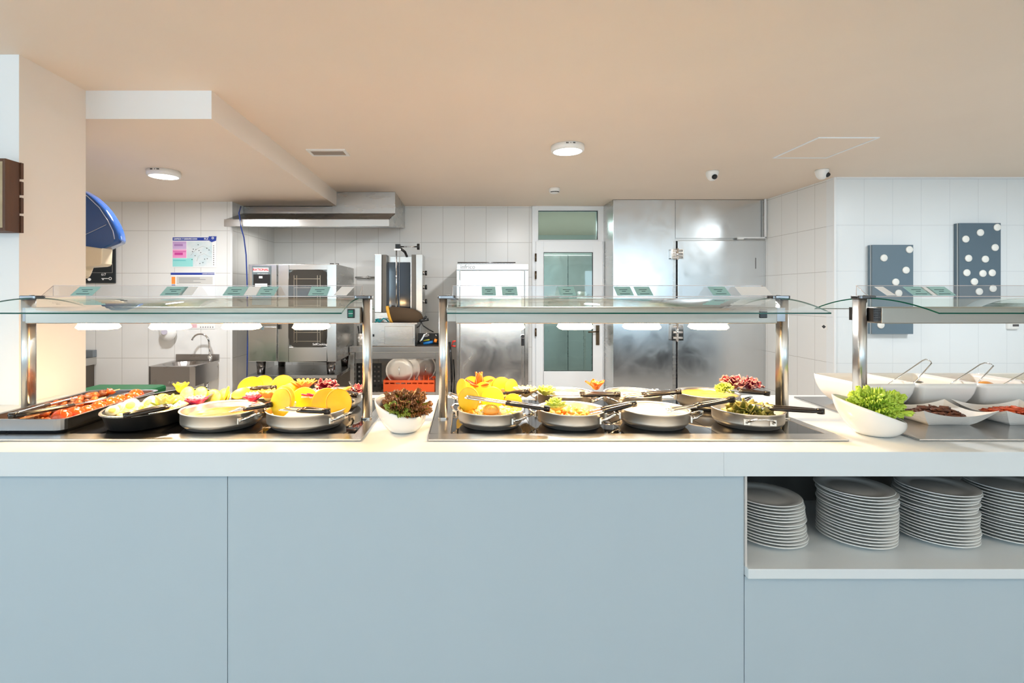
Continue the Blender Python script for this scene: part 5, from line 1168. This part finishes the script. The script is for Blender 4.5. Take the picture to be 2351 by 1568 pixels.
# ================================================================ bowls of lettuce
def slantbowl(x, y, r, hi, lo, dirdeg, lb, sxy=(1,1)):
    t = thing('salad_bowl', lb, 'bowl', (x, y, TZ+.0005)); d_ = Vector((math.cos(R(dirdeg)), math.sin(R(dirdeg)))); rb = r*.46; n = 56; N = 10
    def zr(a): return lo+(hi-lo)*(.5+.5*(math.cos(a)*d_.x+math.sin(a)*d_.y))
    mb = MB(); vs = []
    for side in (0, 1):
        for k in range(N+1):
            u = k/N; rr = (rb+(r-rb)*math.sin(u*math.pi/2)**.8 if k else rb)-(.004 if side else 0)
            for i in range(n):
                a = 2*math.pi*i/n; hh = zr(a); z = hh*u**1.15+(.006*(1-u) if side else 0)
                tl = 1+.16*(hh-(hi+lo)/2)/((hi-lo)/2+1e-6)*u
                vs.append((x+rr*tl*math.cos(a)*sxy[0], y+rr*tl*math.sin(a)*sxy[1], TZ+.0006+z))
    fs = []; m_ = (N+1)*n
    for k in range(N):
        for i in range(n):
            j = (i+1) % n; q = k*n; fs += [(q+i, q+j, q+n+j, q+n+i), (m_+q+i, m_+q+n+i, m_+q+n+j, m_+q+j)]
    q = N*n; fs += [(q+i, q+(i+1) % n, m_+q+(i+1) % n, m_+q+i) for i in range(n)]
    fs += [tuple(range(n))[::-1], tuple(m_+i for i in range(n))]
    mb.add(vs, fs, 0, True); mb.build('body', m_porc, t)
slantbowl(-.222, 1.815, .090, .118, .060, 140, 'slanted white bowl of red-brown lettuce between the two hobs')
leafhead('lollo_rosso', (-.216, 1.822, TZ+.066), 'red-brown curly lettuce head in the bowl between the hobs', 110, .078, [f_lol, f_lolt], 41, 72, .024, .0055, 15, tipu=.72, nvv=56, jit=.024)
leafhead('lollo_heart', (-.228, 1.772, TZ+.066), 'small lighter green heart at the front of the red-brown lettuce', 14, .056, [f_let, f_lol], 43, 70, .020, .005, 20, nvv=60)
slantbowl(1.408, 1.775, .103, .125, .050, 155, 'slanted white bowl of bright green lettuce before the right guard post')
leafhead('green_lettuce', (1.416, 1.784, TZ+.070), 'bright green curly lettuce heaped in the right bowl', 150, .080, [f_let, f_lett], 51, 70, .024, .0055, 15, sq=(1.1,.9), nvv=56, jit=.026)

# ================================================================ white dishes on the cold plate
def trough(x0, x1, y0, y1, z0, z1, lb, nm='serving_bowl'):
    t = thing(nm, lb, 'bowl', ((x0+x1)/2, (y0+y1)/2, z0), 0, 'deep white bowls at the back of the cold plate')
    N = 8; mb = MB(); vs = []; n = 24
    for side in (0, 1):
        for k in range(N+1):
            u = k/N; s_ = .45+.55*math.sin(u*math.pi/2); th = .004 if side else 0; z = z0+(z1-z0)*(1-math.cos(u*math.pi/2))**.85+(.005*(1-u) if side else 0)
            vs += [(a, b, z) for a, b in rrect((x0+x1)/2, (y0+y1)/2, (x1-x0)/2*s_-th, (y1-y0)/2*s_-th, .02*s_, 5)]
    n = len(rrect(0,0,1,1,.1,5)); m_ = (N+1)*n; fs = []
    for k in range(N):
        for i in range(n):
            j = (i+1) % n; q = k*n; fs += [(q+i, q+j, q+n+j, q+n+i), (m_+q+i, m_+q+n+i, m_+q+n+j, m_+q+j)]
    q = N*n; fs += [(q+i, q+(i+1) % n, m_+q+(i+1) % n, m_+q+i) for i in range(n)]+[tuple(range(n))[::-1], tuple(m_+i for i in range(n))]
    mb.add(vs, fs, 0, True); mb.build('body', m_porc, t)
zt = 1.026; ws = [(1.578,1.802,'leftmost deep white bowl, partly behind the right guard post'), (1.815,2.050,'second deep white bowl, with pale salad and wire tongs'), (2.063,2.30,'third deep white bowl, with an orange tomato showing'), (2.313,2.55,'fourth deep white bowl, cut by the right edge of the photo')]
for i, (a, b, lb) in enumerate(ws):
    trough(a, b, 2.05, 2.345, TZ+.008, zt, lb)
    cc = Vector(((a+b)/2, 2.20, zt))
    pile(cc, (b-a)*.33, -.055, .012, 50, .014, [[f_melw, f_cream], [f_lemon, f_melw], [f_lemon, f_tomf], [f_lemon]][i], ['onion_salad','pale_salad','tomato_salad','cabbage_salad'][i], ['pale onion salad in the leftmost deep bowl','pale yellow-green salad in the second deep bowl','tomato salad in the third deep bowl','shredded cabbage in the fourth deep bowl'][i], 'salad', 60+i, (1.3,1,.5), sy=1.15)
tag(MB().ball(P(2263,884,2.13), .026, 16, 10, 0, (1.1,1,.6)).build('tomato_half', f_mel), 'orange tomato half showing above the rim of the third deep bowl', 'tomato')
def wiretongs(pts, lb):
    t = thing('wire_tongs', lb, 'tongs', tuple(pts[0]), 0, 'thin wire tongs in the deep bowls')
    MB().tube(pts, .0028, 8, flat=1).build('wire', m_chrome, t)
def arc(a, top1, top2, b, d1, d2, d3):
    A, T1, T2, B = P(*a, d1), P(*top1, d2), P(*top2, d2), P(*b, d3); mid = (T1+T2)/2+Vector((.004,0,.008)); pts = [A, A.lerp(T1,.5), T1, T1.lerp(mid,.6)+Vector((0,0,.004)), mid, T2.lerp(mid,.5)+Vector((.003,0,.002)), T2, T2.lerp(B,.5), B]; return pts
wiretongs(arc((2040,882),(2118,828),(2139,834),(2095,884),2.12,2.16,2.15), 'thin steel wire tongs standing in the leftmost deep bowl')
wiretongs(arc((2182,882),(2250,837),(2281,840),(2242,882),2.12,2.16,2.15), 'thin steel wire tongs standing in the second deep bowl')
wiretongs(arc((2305,882),(2362,850),(2385,852),(2360,882),2.12,2.16,2.15), 'thin steel wire tongs in the third deep bowl at the photo edge')
tag(MB().ball(P(2108,877,2.17), .012, 12, 8, 0, (1.8,.8,.3)).build('spoon', m_dchrome), 'dark spoon tip lying on the rim of the second deep bowl', 'spoon')
def squaredish(cx_, cy_, hw, hd, z0, lb, rot=0):
    t = thing('square_dish', lb, 'dish', (cx_, cy_, z0), R(rot), 'white square dishes on the cold plate'); M = Matrix.Translation((cx_, cy_, 0)) @ Matrix.Rotation(R(rot), 4, 'Z')
    def z_at(x, y, u): k = min(abs(x)/hw, abs(y)/hd); return u*(.040+.022*k**2)
    mb = MB(); N = 6; per = 10; vs = []
    for side in (0, 1):
        for k in range(N+1):
            u = k/N; s_ = .55+.45*u**.8-(.018 if side else 0)
            loop = []
            for e in range(4):
                for q in range(per):
                    f = -1+2*q/per; x, y = [(f,-1),(1,f),(-f,1),(-1,-f)][e]; loop.append((x, y))
            for x, y in loop: vs.append(M @ Vector((x*hw*s_, y*hd*s_, z0+z_at(x*hw, y*hd, u)+(.004*(1-u) if side else 0))))
    n = 4*per; m_ = (N+1)*n; fs = []
    for k in range(N):
        for i in range(n):
            j = (i+1) % n; q = k*n; fs += [(q+i, q+j, q+n+j, q+n+i), (m_+q+i, m_+q+n+i, m_+q+n+j, m_+q+j)]
    q = N*n; fs += [(q+i, q+(i+1) % n, m_+q+(i+1) % n, m_+q+i) for i in range(n)]+[tuple(range(n))[::-1], tuple(m_+i for i in range(n))]
    mb.add(vs, fs, 0, False); mb.build('body', m_porc, t)
squaredish(1.755, 1.925, .135, .105, TZ+.008, 'white square dish of dried mushrooms beside the green lettuce bowl', 0)
squaredish(2.05, 1.925, .135, .105, TZ+.008, 'white square dish of red strips at the right edge', 0)
pile(Vector((1.755,1.925,TZ+.032)), .090, 0, .030, 170, .0090, [f_mush, f_mush, f_meatd], 'dried_mushrooms', 'dark brown dried mushrooms heaped in the left square dish', 'food', 70, (1.6,1,.4), .9, sy=.75, flat=2)
pile(Vector((2.05,1.925,TZ+.032)), .090, 0, .030, 170, .0090, [f_redm], 'dried_tomatoes', 'red dried tomato strips heaped in the right square dish', 'food', 71, (2.2,.6,.4), .9, sy=.75, flat=2)
